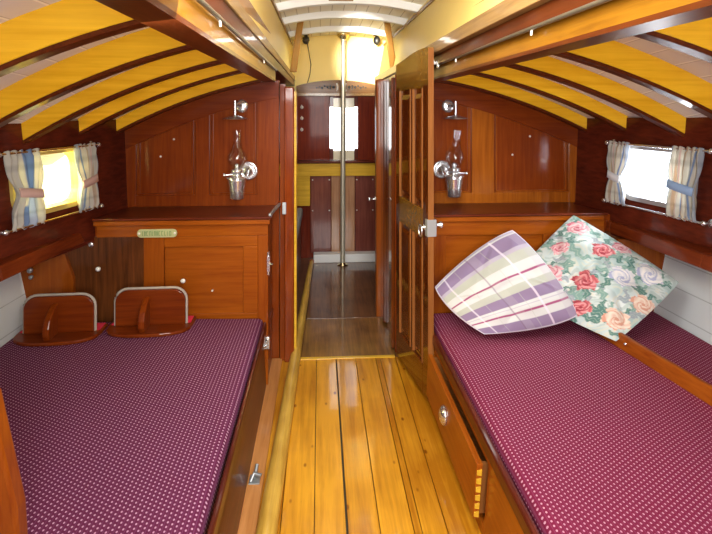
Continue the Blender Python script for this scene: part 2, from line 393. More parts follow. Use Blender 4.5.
for s, nm, lb in ((-1, 'trim_3', 'thick dark rail along the hull above the left berth'), (1, 'trim_4', 'thick dark rail along the hull above the right berth')):
    m = MB(); ys = [-.8, 1.0, 2.0, 2.67, 2.99]; io = [1.40, 1.42, 1.355, 1.30, 1.23] if s < 0 else [1.38, 1.40, 1.36, 1.335, 1.29]
    for i in range(4):
        Ya, Yb = ys[i], ys[i+1]; a = [(CX+s*io[i], Ya, .835), (CX+s*io[i+1], Yb, .835), (CX+s*(io[i+1]), Yb, .895), (CX+s*(io[i]), Ya, .895)]
        b = [(CX+s*(hwl(Ya)+.02), Ya, .835), (CX+s*(hwl(Yb)+.02), Yb, .835), (CX+s*(hwl(Yb)+.02), Yb, .905), (CX+s*(hwl(Ya)+.02), Ya, .905)]
        m.hexa(a+b)
    struct(nm, m, M['rail'], lb, 'trim', .006)

# --- windows
def window(s, name, label, framemat):
    e = thing(name, label, 'window', (wallx(s, 2.5, 1.16), 2.5, 1.16)); e['kind'] = 'structure'
    m = MB(); o_ = rrect(WY0-.018, WY1+.018, WZ0-.018, WZ1+.018, .085); i_ = rrect(WY0+.004, WY1-.004, WZ0+.004, WZ1-.004, .068); n = len(o_)
    P = lambda p, off: (wallx(s, *p)+s*off, p[0], p[1])
    vs = [P(p, -.012) for p in o_]+[P(p, -.012) for p in i_]+[P(p, .045) for p in i_]+[P(p, 0) for p in o_]
    fs = []
    for k in range(n):
        j = (k+1) % n; fs += [(k, j, n+j, n+k), (n+k, n+j, 2*n+j, 2*n+k), (k, j, 3*n+j, 3*n+k)]
    m.add(vs, fs); m.open = True; m.build('window_frame', framemat, e)
    g = MB(); q = i_; g.add([P(p, .03) for p in q], [list(range(n))]); g.add([P(p, .034) for p in q], [list(range(n))]); g.open = True
    g.build('pane', M['glass_l'] if s < 0 else M['glass'], e)
M['wframe_l'] = plain('brass_window_frame', (.75, .58, .16), .3, .4)
M['wframe_r'] = plain('grey_window_frame', (.42, .44, .48), .35, .5)
window(-1, 'window_1', 'rounded oblong window with yellow rim above the left berth', M['wframe_l'])
window(1, 'window_2', 'rounded oblong window with grey rim above the right berth', M['wframe_r'])

# --- deckhead (ceiling) and deck beams
def deckhead(s, name, label):
    m = MB(); ys = [-.8, .4, 1.5, 1.95, 2.3, 2.65, 2.9, 3.03]; n = 10
    for Ya, Yb in zip(ys, ys[1:]):
        for k in range(n):
            d0 = .40+(1.60-.40)*k/n; d1 = .40+(1.60-.40)*(k+1)/n
            p = [(CX+s*d, Y, z0(Y)+dep(Y)-KS(CX+s)*d*d) for d, Y in ((d0, Ya), (d1, Ya), (d1, Yb), (d0, Yb))]
            m.hexa(p+[(a, b, c+.02) for a, b, c in p])
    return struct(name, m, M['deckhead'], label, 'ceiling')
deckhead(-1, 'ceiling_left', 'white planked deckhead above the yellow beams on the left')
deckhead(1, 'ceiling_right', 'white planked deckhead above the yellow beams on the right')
def beam(s, Y, label, grp, xtra=0, th=.055):
    dp = dep(Y)+.004; m = MB(); n = 14; d1 = (hw if s < 0 else hwr)(Y, 1.38)+.01
    x0 = .455; prev = None; vs = []
    for k in range(n+1):
        d = x0+(d1-x0)*k/n; x = CX+s*d; z = z0(Y)-KS(CX+s)*d*d
        vs += [(x, Y-th/2, z), (x, Y+th/2, z), (x, Y+th/2, z+dp), (x, Y-th/2, z+dp)]
    fs = [(0, 1, 2, 3), tuple(4*n+i for i in (3, 2, 1, 0))]
    for k in range(n):
        for j in range(4): fs.append((4*k+j, 4*k+(j+1) % 4, 4*k+4+(j+1) % 4, 4*k+4+j))
    o = thing('deck_beam', label, 'beam', (CX+s*.9, Y, 1.5), grp)
    m.add(vs, fs); m.build('timber', M['beam'], o, .004)
    m = MB(); vs = []; hc = .013
    for k in range(n+1):
        d = x0+(d1-x0)*k/n; x = CX+s*d; z = z0(Y)-KS(CX+s)*d*d
        vs += [(x, Y-th/2-.003, z-hc), (x, Y+th/2, z-hc), (x, Y+th/2, z), (x, Y-th/2-.003, z)]
    m.add(vs, fs); tag(m.build('lower_moulding', M['carlin_dark'], o, .004), 'dark red brown moulding along the lower edge', None)
gl_, gr_ = 'yellow deck beams on the left side', 'yellow deck beams on the right side'
beam(-1, 2.945, 'last yellow deck beam on the left, lying against the panelled bulkhead', gl_)
beam(-1, 2.65, 'second yellow deck beam out from the left bulkhead, ending past the far curtain', gl_)
beam(-1, 2.3, 'third yellow deck beam out from the left bulkhead, ending above the left window', gl_)
beam(-1, 1.95, 'broad yellow deck beam on the left, second nearest the camera', gl_)
beam(-1, 1.5, 'nearest and broadest yellow deck beam at the upper left corner', gl_)
beam(1, 2.945, 'last yellow deck beam on the right, lying against the panelled bulkhead', gr_)
beam(1, 2.65, 'second yellow deck beam out from the right bulkhead', gr_)
beam(1, 2.3, 'third yellow deck beam out from the right bulkhead, ending above the right window', gr_)
beam(1, 1.95, 'broad yellow deck beam on the right, second nearest the camera', gr_)
beam(1, 1.5, 'nearest yellow deck beam at the upper right corner', gr_)

# --- carlins, trims, coachroof
def carlin(xi, xo, name, label, s):
    m = MB(); m.m = 0
    m.box(min(xi, xo), max(xi, xo), -.8, 3.0, 1.59, 1.60)  # underside layer: shading and cushion reflection put into a darker colour
    m.m = 1; m.box(min(xi, xo)+(0 if s < 0 else .0), max(xi, xo), -.8, 3.0, 1.60, 1.80)
    struct(name, m, [M['carlin_dark'], M['carlin']], label, 'trim')
carlin(-.228, -.296, 'trim_5', 'long golden brown beam under the left edge of the raised roof', -1)
carlin(.545, .617, 'trim_6', 'long golden brown beam under the right edge of the raised roof', 1)
m = MB().box(-.25, -.222, -.8, 5.28, 1.706, 1.745); m.m = 1; m.box(-.25, -.229, -.8, 5.28, 1.66, 1.706)
struct('trim_7', m, [M['tan'], M['carlin_dark']], 'weathered tan ledge at the foot of the left cream roof side', 'trim', .003)
m = MB().box(.512, .57, -.8, 5.28, 1.694, 1.742); m.m = 1; m.box(.537, .57, -.8, 5.28, 1.65, 1.694)
struct('trim_8', m, [M['tan'], M['carlin_dark']], 'weathered tan ledge at the foot of the right cream roof side', 'trim', .003)
ZT = lambda Y: lin(Y, [-.8, 3.0, 5.3], [1.965, 1.985, 2.02])
for s, xb, xt, nm, lb in ((-1, -.232, -.245, 'wall_roof_left', 'cream yellow painted side of the raised roof on the left'), (1, .535, .605, 'wall_roof_right', 'cream yellow painted side of the raised roof on the right')):
    m = MB()
    a = [(xb, -.8, 1.70), (xb, 5.3, 1.70), (xt, 5.3, ZT(5.3)+.03), (xt, -.8, ZT(-.8)+.03)]
    m.hexa(a+[(p[0]+s*.03, p[1], p[2]) for p in a]); struct(nm, m, M['cream'], lb, 'wall')
for s, nm, x in ((-1, 'trim_9', -.24), (1, 'trim_10', .598)):
    m = MB(); a = [(x-.008, -.8, ZT(-.8)-.008), (x+.008, -.8, ZT(-.8)-.008), (x+.008, 5.3, ZT(5.3)-.008), (x-.008, 5.3, ZT(5.3)-.008)]
    m.hexa(a+[(p[0], p[1], p[2]+.016) for p in a]); struct(nm, m, M['tan'], 'slim tan batten where the %s cream roof side meets the roof' % ('left' if s < 0 else 'right'), 'trim')
RCX = .18; RH = .43
def roofz(x, Y): return ZT(Y)+.05*(1-((x-RCX)/RH)**2)
m = MB(); ys = [-.8, .3, 1.7, 3, 4.2, 5.32]; n = 10
for Ya, Yb in zip(ys, ys[1:]):
    if (Ya, Yb) == (.3, 1.7): continue                                # unseen hatch gap over the camera, added to let light in
    for k in range(n):
        xa = RCX-RH-.02+(2*RH+.04)*k/n; xb = RCX-RH-.02+(2*RH+.04)*(k+1)/n
        p = [(xa, Ya, roofz(xa, Ya)+.035), (xb, Ya, roofz(xb, Ya)+.035), (xb, Yb, roofz(xb, Yb)+.035), (xa, Yb, roofz(xa, Yb)+.035)]
        m.hexa(p+[(a, b, c+.02) for a, b, c in p])
struct('ceiling', m, M['roof'], 'cream planked underside of the raised roof', 'ceiling')
for Y, lb in ((3.40, 'white roof beam nearest the camera with a small wooden plate on it'), (3.95, 'middle white beam across the raised roof'), (4.7, 'furthest white roof beam, above the metal pole')):
    m = MB(); vs = []; n = 14
    for k in range(n+1):
        x = RCX-RH+.005+(2*RH-.01)*k/n; z = roofz(x, Y)
        vs += [(x, Y-.025, z-.006), (x, Y+.025, z-.006), (x, Y+.025, z+.037), (x, Y-.025, z+.037)]
    fs = [(0, 1, 2, 3), tuple(4*n+i for i in (3, 2, 1, 0))]
    for k in range(n):
        for j in range(4): fs.append((4*k+j, 4*k+(j+1) % 4, 4*k+4+(j+1) % 4, 4*k+4+j))
    m.add(vs, fs); o = m.build('roof_beam', M['white'], None, .003); tag(o, lb, 'beam', 'white beams under the raised roof')
m = MB().box(.06, .20, 3.355, 3.372, 2.045, 2.068); tag(m.build('wooden_plate', M['tan'], None, .002), 'small wooden plate fixed across the nearest white roof beam', 'plate')

HREF = 0.25
m = MB(); m.box(-1.6, -.25, -.86, -.82, 0, 1.9); m.box(.6, 1.9, -.86, -.82, 0, 1.9); m.box(-.25, .6, -.86, -.82, 0, .7)
struct('wall_aft', m, M['mahog_z'], 'mahogany bulkhead with the companionway opening behind the viewer', 'wall')
# --- bulkhead with panels, left and right of the doorway
def arch(x, off=0): return 1.64-KS(x)*(x-CX)**2+off
def bulkhead(s, xin, xout, stiles, name, label):
    m = MB(); n = 12; xs = [xin+(xout-xin)*k/n for k in range(n+1)]
    # recessed panel slab
    pts = [(x, 3.012, 0) for x in (xs[0], xs[-1])]
    poly = [(xs[0], 3.012, 0), (xs[-1], 3.012, 0)]+[(x, 3.012, min(arch(x, .10), 1.60)) for x in xs[::-1]]
    m.prism(poly, (0, .03, 0)); m.m = 1
    # arched head rail
    xx_ = [xin+(xout-xin)*k/24 for k in range(25)]
    m.prism([(x, 2.992, arch(x, -.098)) for x in xx_]+[(x, 2.992, min(arch(x, .09), 1.598)) for x in xx_[::-1]], (0, .022, 0))
    m.m = 2
    m.box(min(xin, xout), max(xin, xout), 2.995, 3.015, .94, 1.003)
    for a, b in stiles:
        m.hexa([(a, 2.994, .94), (b, 2.994, .94), (b, 3.015, .94), (a, 3.015, .94), (a, 2.994, arch(a, -.08)), (b, 2.994, arch(b, -.08)), (b, 3.015, arch(b, -.08)), (a, 3.015, arch(a, -.08))])
    return struct(name, m, [M['mahog_z'], M['mahog_x'], M['amber_z'] if s > 0 else M['mahog_z']], label, 'wall', .003)
bulkhead(-1, -.226, -1.25, [(-1.07, -.985), (-.672, -.60), (-.345, -.226)], 'wall_bulkhead_left', 'panelled mahogany bulkhead on the left with an oil lamp on it')
bulkhead(1, .50, 1.60, [(.50, .53), (.835, .96), (1.385, 1.47)], 'wall_bulkhead_right', 'panelled mahogany bulkhead on the right with an oil lamp on it')
for i, (sx, xs_) in enumerate(((-1, [(-.585, -.36), (-.97, -.69)]), (1, [(.52, .82), (.975, 1.37)]))):
    m = MB()
    for a, b in xs_:      # thin moulding strip round each panel
        for q in (a, b): m.hexa([(q-.005, 3.0, 1.003), (q+.005, 3.0, 1.003), (q+.005, 3.013, 1.003), (q-.005, 3.013, 1.003)] + [(q-.005, 3.0, arch(q, -.085)), (q+.005, 3.0, arch(q, -.085)), (q+.005, 3.013, arch(q, -.085)), (q-.005, 3.013, arch(q, -.085))])
        m.box(a, b, 3.0, 3.013, 1.003, 1.013)
    struct('trim_%d' % (11+i), m, M['orange_z'] if sx > 0 else M['mahog_z'], 'thin moulding round the %s bulkhead panels' % ('left' if sx < 0 else 'right'), 'trim', .002)
HREF = 0.45
m = MB().box(-.228, -.20, 2.99, 3.03, 0, 1.58); struct('trim_19', m, M['mahog_z'], 'narrow mahogany strip between left bulkhead and doorway post', 'trim')
# door posts
m = MB().box(-.204, -.150, 2.96, 3.05, 0, 1.565); struct('trim_13', m, M['post'], 'glossy mahogany post on the left of the doorway', 'trim', .008)
m = MB().box(-.152, -.138, 3.0, 3.07, 0, 1.545); struct('trim_14', m, M['yelpaint'], 'golden inner edge of the left doorway post', 'trim', .003)
m = MB().box(.43, .51, 2.99, 3.06, 0, 1.60); struct('trim_15', m, M['dark_z'], 'dark post behind the hinge side of the open door', 'trim', .004)

HREF = 0.7
# --- passage forward of the doorway
m = MB(); m.box(.425, .45, 3.06, 3.72, 0, 1.635); m.m = 1; m.box(.405, .426, 3.08, 3.2, .02, 1.62); m.box(.405, .426, 3.5, 3.64, .02, 1.62); m.m = 0
m.box(.45, 1.25, 3.70, 3.73, 0, 1.64)
struct('wall_passage_right', m, [M['post'], M['door']], 'glossy dark panelling forward of the open door', 'wall', .003)
m = MB().box(.375, .435, 3.66, 3.76, 0, 1.64); struct('trim_16', m, M['orange_z'], 'orange brown post at the forward end of the passage panelling', 'trim', .006)
o = thing('latch_knob', 'small chrome knob on the orange brown passage post', 'knob', (.37, 3.70, .86))
MB().lathe((.375, 3.70, .86), [(.0, 0), (.012, 0), (.012, .004), (.005, .01), (.005, .035), (.012, .04), (.012, .052), (0, .055)], (-1, -.2, 0), 14).build('knob', M['chrome'], o)
for s, x, nm in ((-1, -.95, 'wall_fore_left'), (1, 1.2, 'wall_fore_right')):
    m = MB().box(min(x, x+s*.03), max(x, x+s*.03), 3.04, 5.6, 0, 1.72); struct(nm, m, M['dark_y'], 'dark hull lining of the forward cabin on the %s' % ('left' if s < 0 else 'right'), 'wall')
_h = HREF; HREF = None
m = MB().box(-.95, -.238, 3.04, 5.6, 1.66, 1.74); m.box(.56, 1.2, 3.04, 5.6, 1.66, 1.74)
struct('ceiling_fore', m, M['dark_y'], 'low deckhead of the forward cabin', 'ceiling')
HREF = _h

HREF = 0.5
# far bulkhead: cream upper wall, carved head board, dark panels, yellow beam, planked front
m = MB(); m.prism([(-.34, 5.30, 1.60), (.74, 5.30, 1.60)]+[(x, 5.30, roofz(x, 5.3)+.05) for x in [.74-1.08*k/10 for k in range(11)]], (0, .03, 0)); struct('wall_far_upper', m, M['cream'], 'cream yellow end wall under the raised roof', 'wall')
m = MB(); n = 12
for k in range(n):
    a = -.235+.8*k/n; b = -.235+.8*(k+1)/n; f = lambda x: 1.70-.05*((x-.17)/.4)**2+.015
    m.hexa([(a, 5.26, 1.60), (b, 5.26, 1.60), (b, 5.30, 1.60), (a, 5.30, 1.60), (a, 5.26, f(a)), (b, 5.26, f(b)), (b, 5.30, f(b)), (a, 5.30, f(a))])
hb = thing('head_board', 'brown arched head board with scroll carving across the far doorway', 'board', (.17, 5.28, 1.6))
m.build('board', M['headboard'], hb)
m = MB().box(-.235, .565, 5.245, 5.30, 1.575, 1.60); m.build('lower_trim', M['tan'], hb, .003)
for s in (-1, 1):
    m = MB()
    for k, (dx, dz, r) in enumerate(((.055, 0, .016), (.085, .008, .012), (.085, -.012, .01), (.112, 0, .013), (.14, .01, .010), (.165, -.006, .012), (.19, .004, .009), (.215, -.004, .008))):
        m.lathe((.195+s*(dx+.02), 5.262, 1.652+dz), [(r, 0), (r*.8, .006), (r*.3, .008), (r*.35, .004), (0, .004)], (0, -1, 0), 12)
    m.build('carving', M['black'], hb)
    m = MB()
    for a in range(9):
        pass
    pts = [(.195+s*(.05-.014*math.cos(q)), 5.252, 1.652+.035*math.sin(q)) for q in [(-1.3+2.6*i/10) for i in range(11)]]
    m.tube(pts, .007, 8); tag(m.build('bracket', M['white'], hb), 'white curved bracket', None)
m = MB()
m.box(-.95, .085, 5.34, 5.37, .97, 1.66); m.box(.36, 1.2, 5.34, 5.37, .97, 1.66)
m.box(.085, .36, 5.34, 5.37, 1.56, 1.66)
m.box(-.95, 1.2, 5.34, 5.37, 0, .97)
struct('wall_far', m, M['farred'], 'dark red panelled far bulkhead with a bright opening in the middle', 'wall', .003)
m = MB(); m.box(.085, .12, 5.33, 5.38, .98, 1.09); m.box(.325, .36, 5.33, 5.38, .98, 1.09)
m.box(.085, .12, 5.33, 5.38, 1.48, 1.57); m.box(.325, .36, 5.33, 5.38, 1.48, 1.57); m.m = 1
m.box(.12, .325, 5.35, 5.37, 1.47, 1.56); m.box(.12, .325, 5.35, 5.37, .98, 1.07)
m.box(.196, .212, 5.35, 5.37, 1.05, 1.5)
struct('trim_17', m, [M['dark_z'], M['paleplaster']], 'pale frame of the bright far opening', 'trim', .002)
m = MB(); 
for x in (.235, .255, .278): m.box(x, x+.008, 5.352, 5.362, 1.07, 1.47)
struct('trim_18', m, M['iron'], 'thin upright bars in the bright far opening', 'trim')
ct = thing('front_counter', 'golden yellow fronted counter across the far end of the passage', 'counter', (.17, 5.25, 0))
m = MB(); n = 10
for k in range(n):
    a = -.9+2.0*k/n; b = -.9+2.0*(k+1)/n; yf = lambda x: 5.20+.03*((x-.17))**2
    m.hexa([(a, yf(a), .962), (b, yf(b), .962), (b, 5.335, .962), (a, 5.335, .962), (a, yf(a), .985), (b, yf(b), .985), (b, 5.335, .985), (a, 5.335, .985)])
m.build('counter_top', M['dark_x'], ct, .004)
m = MB().box(-.9, 1.1, 5.235, 5.335, .84, .962); m.build('yellow_rail', M['yelpaint'], ct, .004)
M['plum'] = wood('plum_boards', (.13, .03, .022), (.26, .075, .05), 'Z', rough=.35, coat=.3)
for a, b in ((-.10, .095), (.33, .56)): MB().box(a, b, 5.27, 5.335, .07, .84).build('side_board', M['plum'], ct, .003)
m = MB(); m.box(.1, .325, 5.262, 5.335, .07, .84); m.build('middle_board', wood('tan_board', (.34, .16, .08), (.55, .30, .17), 'Z', rough=.2), ct, .003)
m = MB().box(-.33, -.105, 5.255, 5.335, .55, .84); m.build('left_panel', M['yelpaint'], ct, .003)
for x in (-.08, .08, .345, .5):
    for z in (.5, .8): MB().lathe((x, 5.268, z), [(0, .004), (.006, .003), (.007, 0)], (0, -1, 0), 8).build('screw_head', M['porcelain'], ct)
st = MB().box(-.07, .58, 5.14, 5.26, 0, .085); tag(st.build('step', M['white'], None, .006), 'low white painted step at the foot of the far counter', 'step')
for z, wd in ((1.475, 'top'), (1.375, 'middle'), (1.27, 'bottom')):
    h = thing('coat_hook', '%s one of three small white hooks on the dark far panel' % wd, 'hook', (-.185, 5.335, z), 'hooks on the dark far panel')
    MB().lathe((-.185, 5.34, z), [(0, 0), (.016, 0), (.014, .006), (0, .007)], (0, -1, 0), 12).build('back_plate', M['porcelain'], h)
    MB().tube([(-.185, 5.335, z), (-.185, 5.28, z-.01), (-.185, 5.265, z), (-.185, 5.26, z+.02)], .006, 8).build('hook', M['porcelain'], h)

# metal pole under the roof
pl = thing('support_pole', 'slim brass pole standing from floor to raised roof in the passage', 'pole', (.2, 5.05, 0))
MB().lathe((.2, 5.05, 0), [(0, 0), (.05, 0), (.05, .008), (.028, .014), (.026, .03)], (0, 0, 1), 20).build('base_flange', M['brass'], pl)
M['pole'] = plain('tarnished_brass_tube', (.60, .55, .42), .32, .55)
MB().tube([(.2, 5.05, .01), (.205, 5.05, 2.06)], .022, 18).build('tube', M['pole'], pl)
MB().lathe((.205, 5.05, 2.035), [(.024, 0), (.05, .02), (.06, .045), (.06, .062), (0, .063)], (0, 0, 1), 20).build('top_flange', M['brass'], pl)
HREF = None
# struts
def strut(x0, zb, x1, zt, label):
    m = MB(); y = 4.2; a = [(x0-.025, y-.02, zb), (x0+.025, y-.02, zb), (x0+.025, y+.02, zb), (x0-.025, y+.02, zb)]
    b = [(x1-.022, y-.02, zt), (x1+.022, y-.02, zt), (x1+.022, y+.02, zt), (x1-.022, y+.02, zt)]
    o = m.hexa(a+b).build('roof_strut', M['strut'], None, .006); tag(o, label, 'strut', 'wooden struts under the raised roof')
strut(-.19, 1.715, -.125, 2.07, 'flat wooden strut leaning up to the roof on the left of the metal pole')
strut(.55, 1.715, .49, 2.07, 'flat wooden strut leaning up to the roof on the right of the metal pole')
for x, lb in ((-.11, 'small black roof light with a hanging wire, left of the pole'), (.50, 'small black roof light right of the pole')):
    o = thing('roof_light', lb, 'light', (x, 5.0, 2.075))
    MB().lathe((x, 5.0, 2.085), [(0, 0), (.03, 0), (.03, -.02), (.012, -.025), (.012, -.03)], (0, 0, 1), 14).build('mount', M['black'], o)
    MB().lathe((x, 5.0, 2.06), [(.012, 0), (.026, -.012), (.032, -.04), (.02, -.062), (0, -.07)], (0, 0, 1), 14).build('shade', M['black'], o)
MBw = MB().tube([(-.10, 5.02, 2.01), (-.09, 5.15, 1.95), (-.075, 5.27, 1.85), (-.085, 5.28, 1.77), (-.11, 5.245, 1.69)], .004, 6)
tag(MBw.build('cable', M['cord']), 'thin dark wire hanging down the cream end wall', 'cable')

HREF = 0.9
# left cabinet forward of the doorway
cb = thing('fore_locker', 'low dark locker with a grey top along the left of the passage', 'locker', (-.35, 4.3, 0))
MB().box(-.6, -.20, 3.25, 5.25, 0, .42).build('carcass', M['dark_y'], cb, .004)
MB().box(-.6, -.195, 3.22, 5.25, .42, .45).build('rail', M['mahog_y'], cb, .004)
m = MB(); a = [(-.6, 3.5, .45), (-.20, 3.5, .45), (-.185, 5.23, .45), (-.6, 5.23, .45)]; m.hexa(a+[(p[0], p[1], p[2]+.09) for p in a])
m.build('grey_cushion', M['greycloth'], cb, .02)

HREF = 0.75
# ------------------------------------------------------------ lockers at the head of the berths
def knob(m, x, z, y=2.668, r=.012): m.lathe((x, y, z), [(r*.6, 0), (r*.6, .008), (r, .012), (r, .018), (r*.6, .022), (0, .023)], (0, -1, 0), 14)
lk = thing('locker', 'panelled teak locker with brass name plate at the head of the left berth', 'locker', (-.7, 2.8, 0))
m = MB(); m.box(-1.40, -.285, 2.70, 2.99, 0, .925); m.build('carcass', M['mahog_z'], lk, .002)
m = MB().box(-1.13, -.278, 2.674, 2.70, .845, .918); m.build('top_rail', M['orange_x'], lk, .003)
for a, b in ((-.33, -.278), (-.90, -.80)): MB().box(a, b, 2.674, 2.70, 0, .845).build('stile', M['orange_z'], lk, .003)
m = MB().box(-.80, -.33, 2.676, 2.70, .79, .845); m.box(-.80, -.33, 2.676, 2.70, .36, .43)
m.box(-.80, -.33, 2.69, 2.71, .4, .8); m.box(-.405, -.33, 2.676, 2.70, .43, .79); m.build('door_panel', M['orange_x'], lk, .004)
m = MB().box(-1.33, -.90, 2.69, 2.71, .3, .845); m.build('dark_panel', M['panel_dark'], lk)  # recess in shade, with the shade put into this dark colour
pts = [(-1.50, 2.665, .36), (-1.27, 2.665, .36), (-1.235, 2.665, .5), (-1.24, 2.665, .64), (-1.28, 2.665, .76), (-1.33, 2.665, .835), (-1.50, 2.665, .835)]
m = MB().prism(pts, (0, .03, 0)); m.build('side_panel', M['orange_z'], lk, .003)
m = MB().box(-1.40, -.278, 2.70, 2.99, .3, .34); m.build('bearer', M['mahog_x'], lk)
m = MB(); a = [(-1.145, 2.648, .930), (-.262, 2.648, .930), (-.262, 2.992, .930), (-1.06, 2.992, .930)]; m.hexa(a+[(p[0], p[1], .944) for p in a]); m.build('worktop', M['dark_x'], lk, .006)
m = MB(); m.box(-1.14, -.268, 2.655, 2.676, .905, .929); m.build('moulding', M['orange_x'], lk, .004)
m = MB(); a = [(-.275, 2.66, .944), (-.262, 2.66, .944), (-.235, 2.985, .944), (-.25, 2.985, .944)]; m.hexa(a+[(p[0], p[1], .958) for p in a]); m.build('edge_reflection', M['iron'], lk, .003)  # added grey strip standing for the reflection along the worktop edge
m = MB()
knob(m, -.70, .62); m.build('button', M['porcelain'], lk)
m = MB(); knob(m, -.555, .565, r=.005); m.build('button', M['porcelain'], lk)
m = MB(); knob(m, -1.115, .69); m.build('button', M['porcelain'], lk)
m = MB(); knob(m, -1.15, .815, 2.672, r=.014); m.build('button', M['chrome'], lk)
m = MB(); knob(m, -1.44, .69, 2.664, r=.014); m.build('button', M['iron'], lk)
m = MB(); knob(m, -1.435, .655, 2.664, r=.011); m.build('button', M['iron'], lk)
h = MB(); h.box(-.282, -.268, 2.655, 2.68, .66, .74); h.tube([(-.276, 2.668, .64), (-.276, 2.668, .76)], .007, 8); h.tube([(-.276, 2.668, .70), (-.255, 2.65, .70)], .006, 8); h.build('hinge', M['chrome'], lk)
# its name plate
np_ = MB(); pts = []
zc, xc = .864, -.832
for sx, a0 in ((1, -90), (-1, 90)):
    for k in range(7): q = math.radians(a0+180*k/6); pts.append((xc+sx*.08+ (.019*math.cos(q)), 2.668, zc+.021*math.sin(q)))
e = np_.prism(pts, (0, .007, 0)).build('name_plate', M['plate'], lk, .001)
ink = MB(); random.seed(3); x = xc-.072
while x < xc+.07:     # worn unreadable lettering
    wd = random.choice((.004, .006, .008)); k = random.random()
    ink.box(x, x+.0025, 2.666, 2.6675, zc-.011, zc+.011)
    if k < .5: ink.box(x, x+wd, 2.666, 2.6675, zc+.008, zc+.011)
    if k > .3: ink.box(x, x+wd, 2.666, 2.6675, zc-.011, zc-.008)
    if k < .4: ink.box(x+wd, x+wd+.0022, 2.666, 2.6675, zc-.011, zc+.011)
    x += wd+.006
ink.m = 0; ink.build('lettering', M['plate_ink'], e)
for q in (-.088, .088): MB().lathe((xc+q, 2.668, zc), [(.006, 0), (.005, .003), (0, .003)], (0, -1, 0), 10).build('screw_head', M['porcelain'], e)
o = MB().box(-.262, -.25, 2.62, 2.63, .9, .93)
o = MB(); o.box(-.225, -.203, 2.945, 2.958, .90, .965); tag(o.build('metal_plate', M['iron'], None, .002), 'small grey metal plate on the left doorway post beside the worktop', 'plate')
o = thing('corner_catch', 'chrome catch low on the post beside the left berth', 'catch', (-.285, 2.67, .26))
c_ = MB(); c_.box(-.30, -.27, 2.655, 2.668, .23, .30); c_.build('plate', M['chrome'], o, .002)
c_ = MB(); c_.tube([(-.285, 2.655, .25), (-.315, 2.63, .245), (-.34, 2.625, .255)], .006, 8); c_.tube([(-.285, 2.655, .28), (-.275, 2.63, .30)], .007, 8); c_.build('hook', M['chrome'], o)

rk = thing('locker', 'plain panelled teak locker at the head of the right berth behind the pillows', 'locker', (1.0, 2.8, 0))
m = MB(); m.box(.54, 1.72, 2.70, 2.99, 0, .925); m.build('carcass', M['mahog_z'], rk, .002)
m = MB().box(.54, 1.49, 2.674, 2.70, .83, .918); m.build('top_rail', M['orange_x'], rk, .003)
for a, b in ((.54, .64), (1.16, 1.26)): MB().box(a, b, 2.674, 2.70, 0, .83).build('stile', M['orange_z'], rk, .003)
m = MB().box(.64, 1.16, 2.688, 2.71, .35, .83); m.build('front_panel', M['orange_x'], rk, .002)
m = MB().box(1.26, 1.62, 2.688, 2.71, .35, .835); m.build('dark_panel', M['panel_dark'], rk, .002)
m = MB(); m.prism([(1.60, 2.665, .36), (1.82, 2.665, .36), (1.82, 2.665, .80), (1.56, 2.665, .80), (1.57, 2.665, .55)], (0, .03, 0)); m.build('side_panel', M['orange_z'], rk, .003)
m = MB(); a = [(.53, 2.648, .930), (1.50, 2.648, .930), (1.44, 2.992, .930), (.53, 2.992, .930)]; m.hexa(a+[(p[0], p[1], .944) for p in a]); m.build('worktop', M['dark_x'], rk, .006)
m = MB(); m.box(.54, 1.48, 2.655, 2.676, .905, .929); m.build('moulding', M['orange_x'], rk, .004)

HREF = None
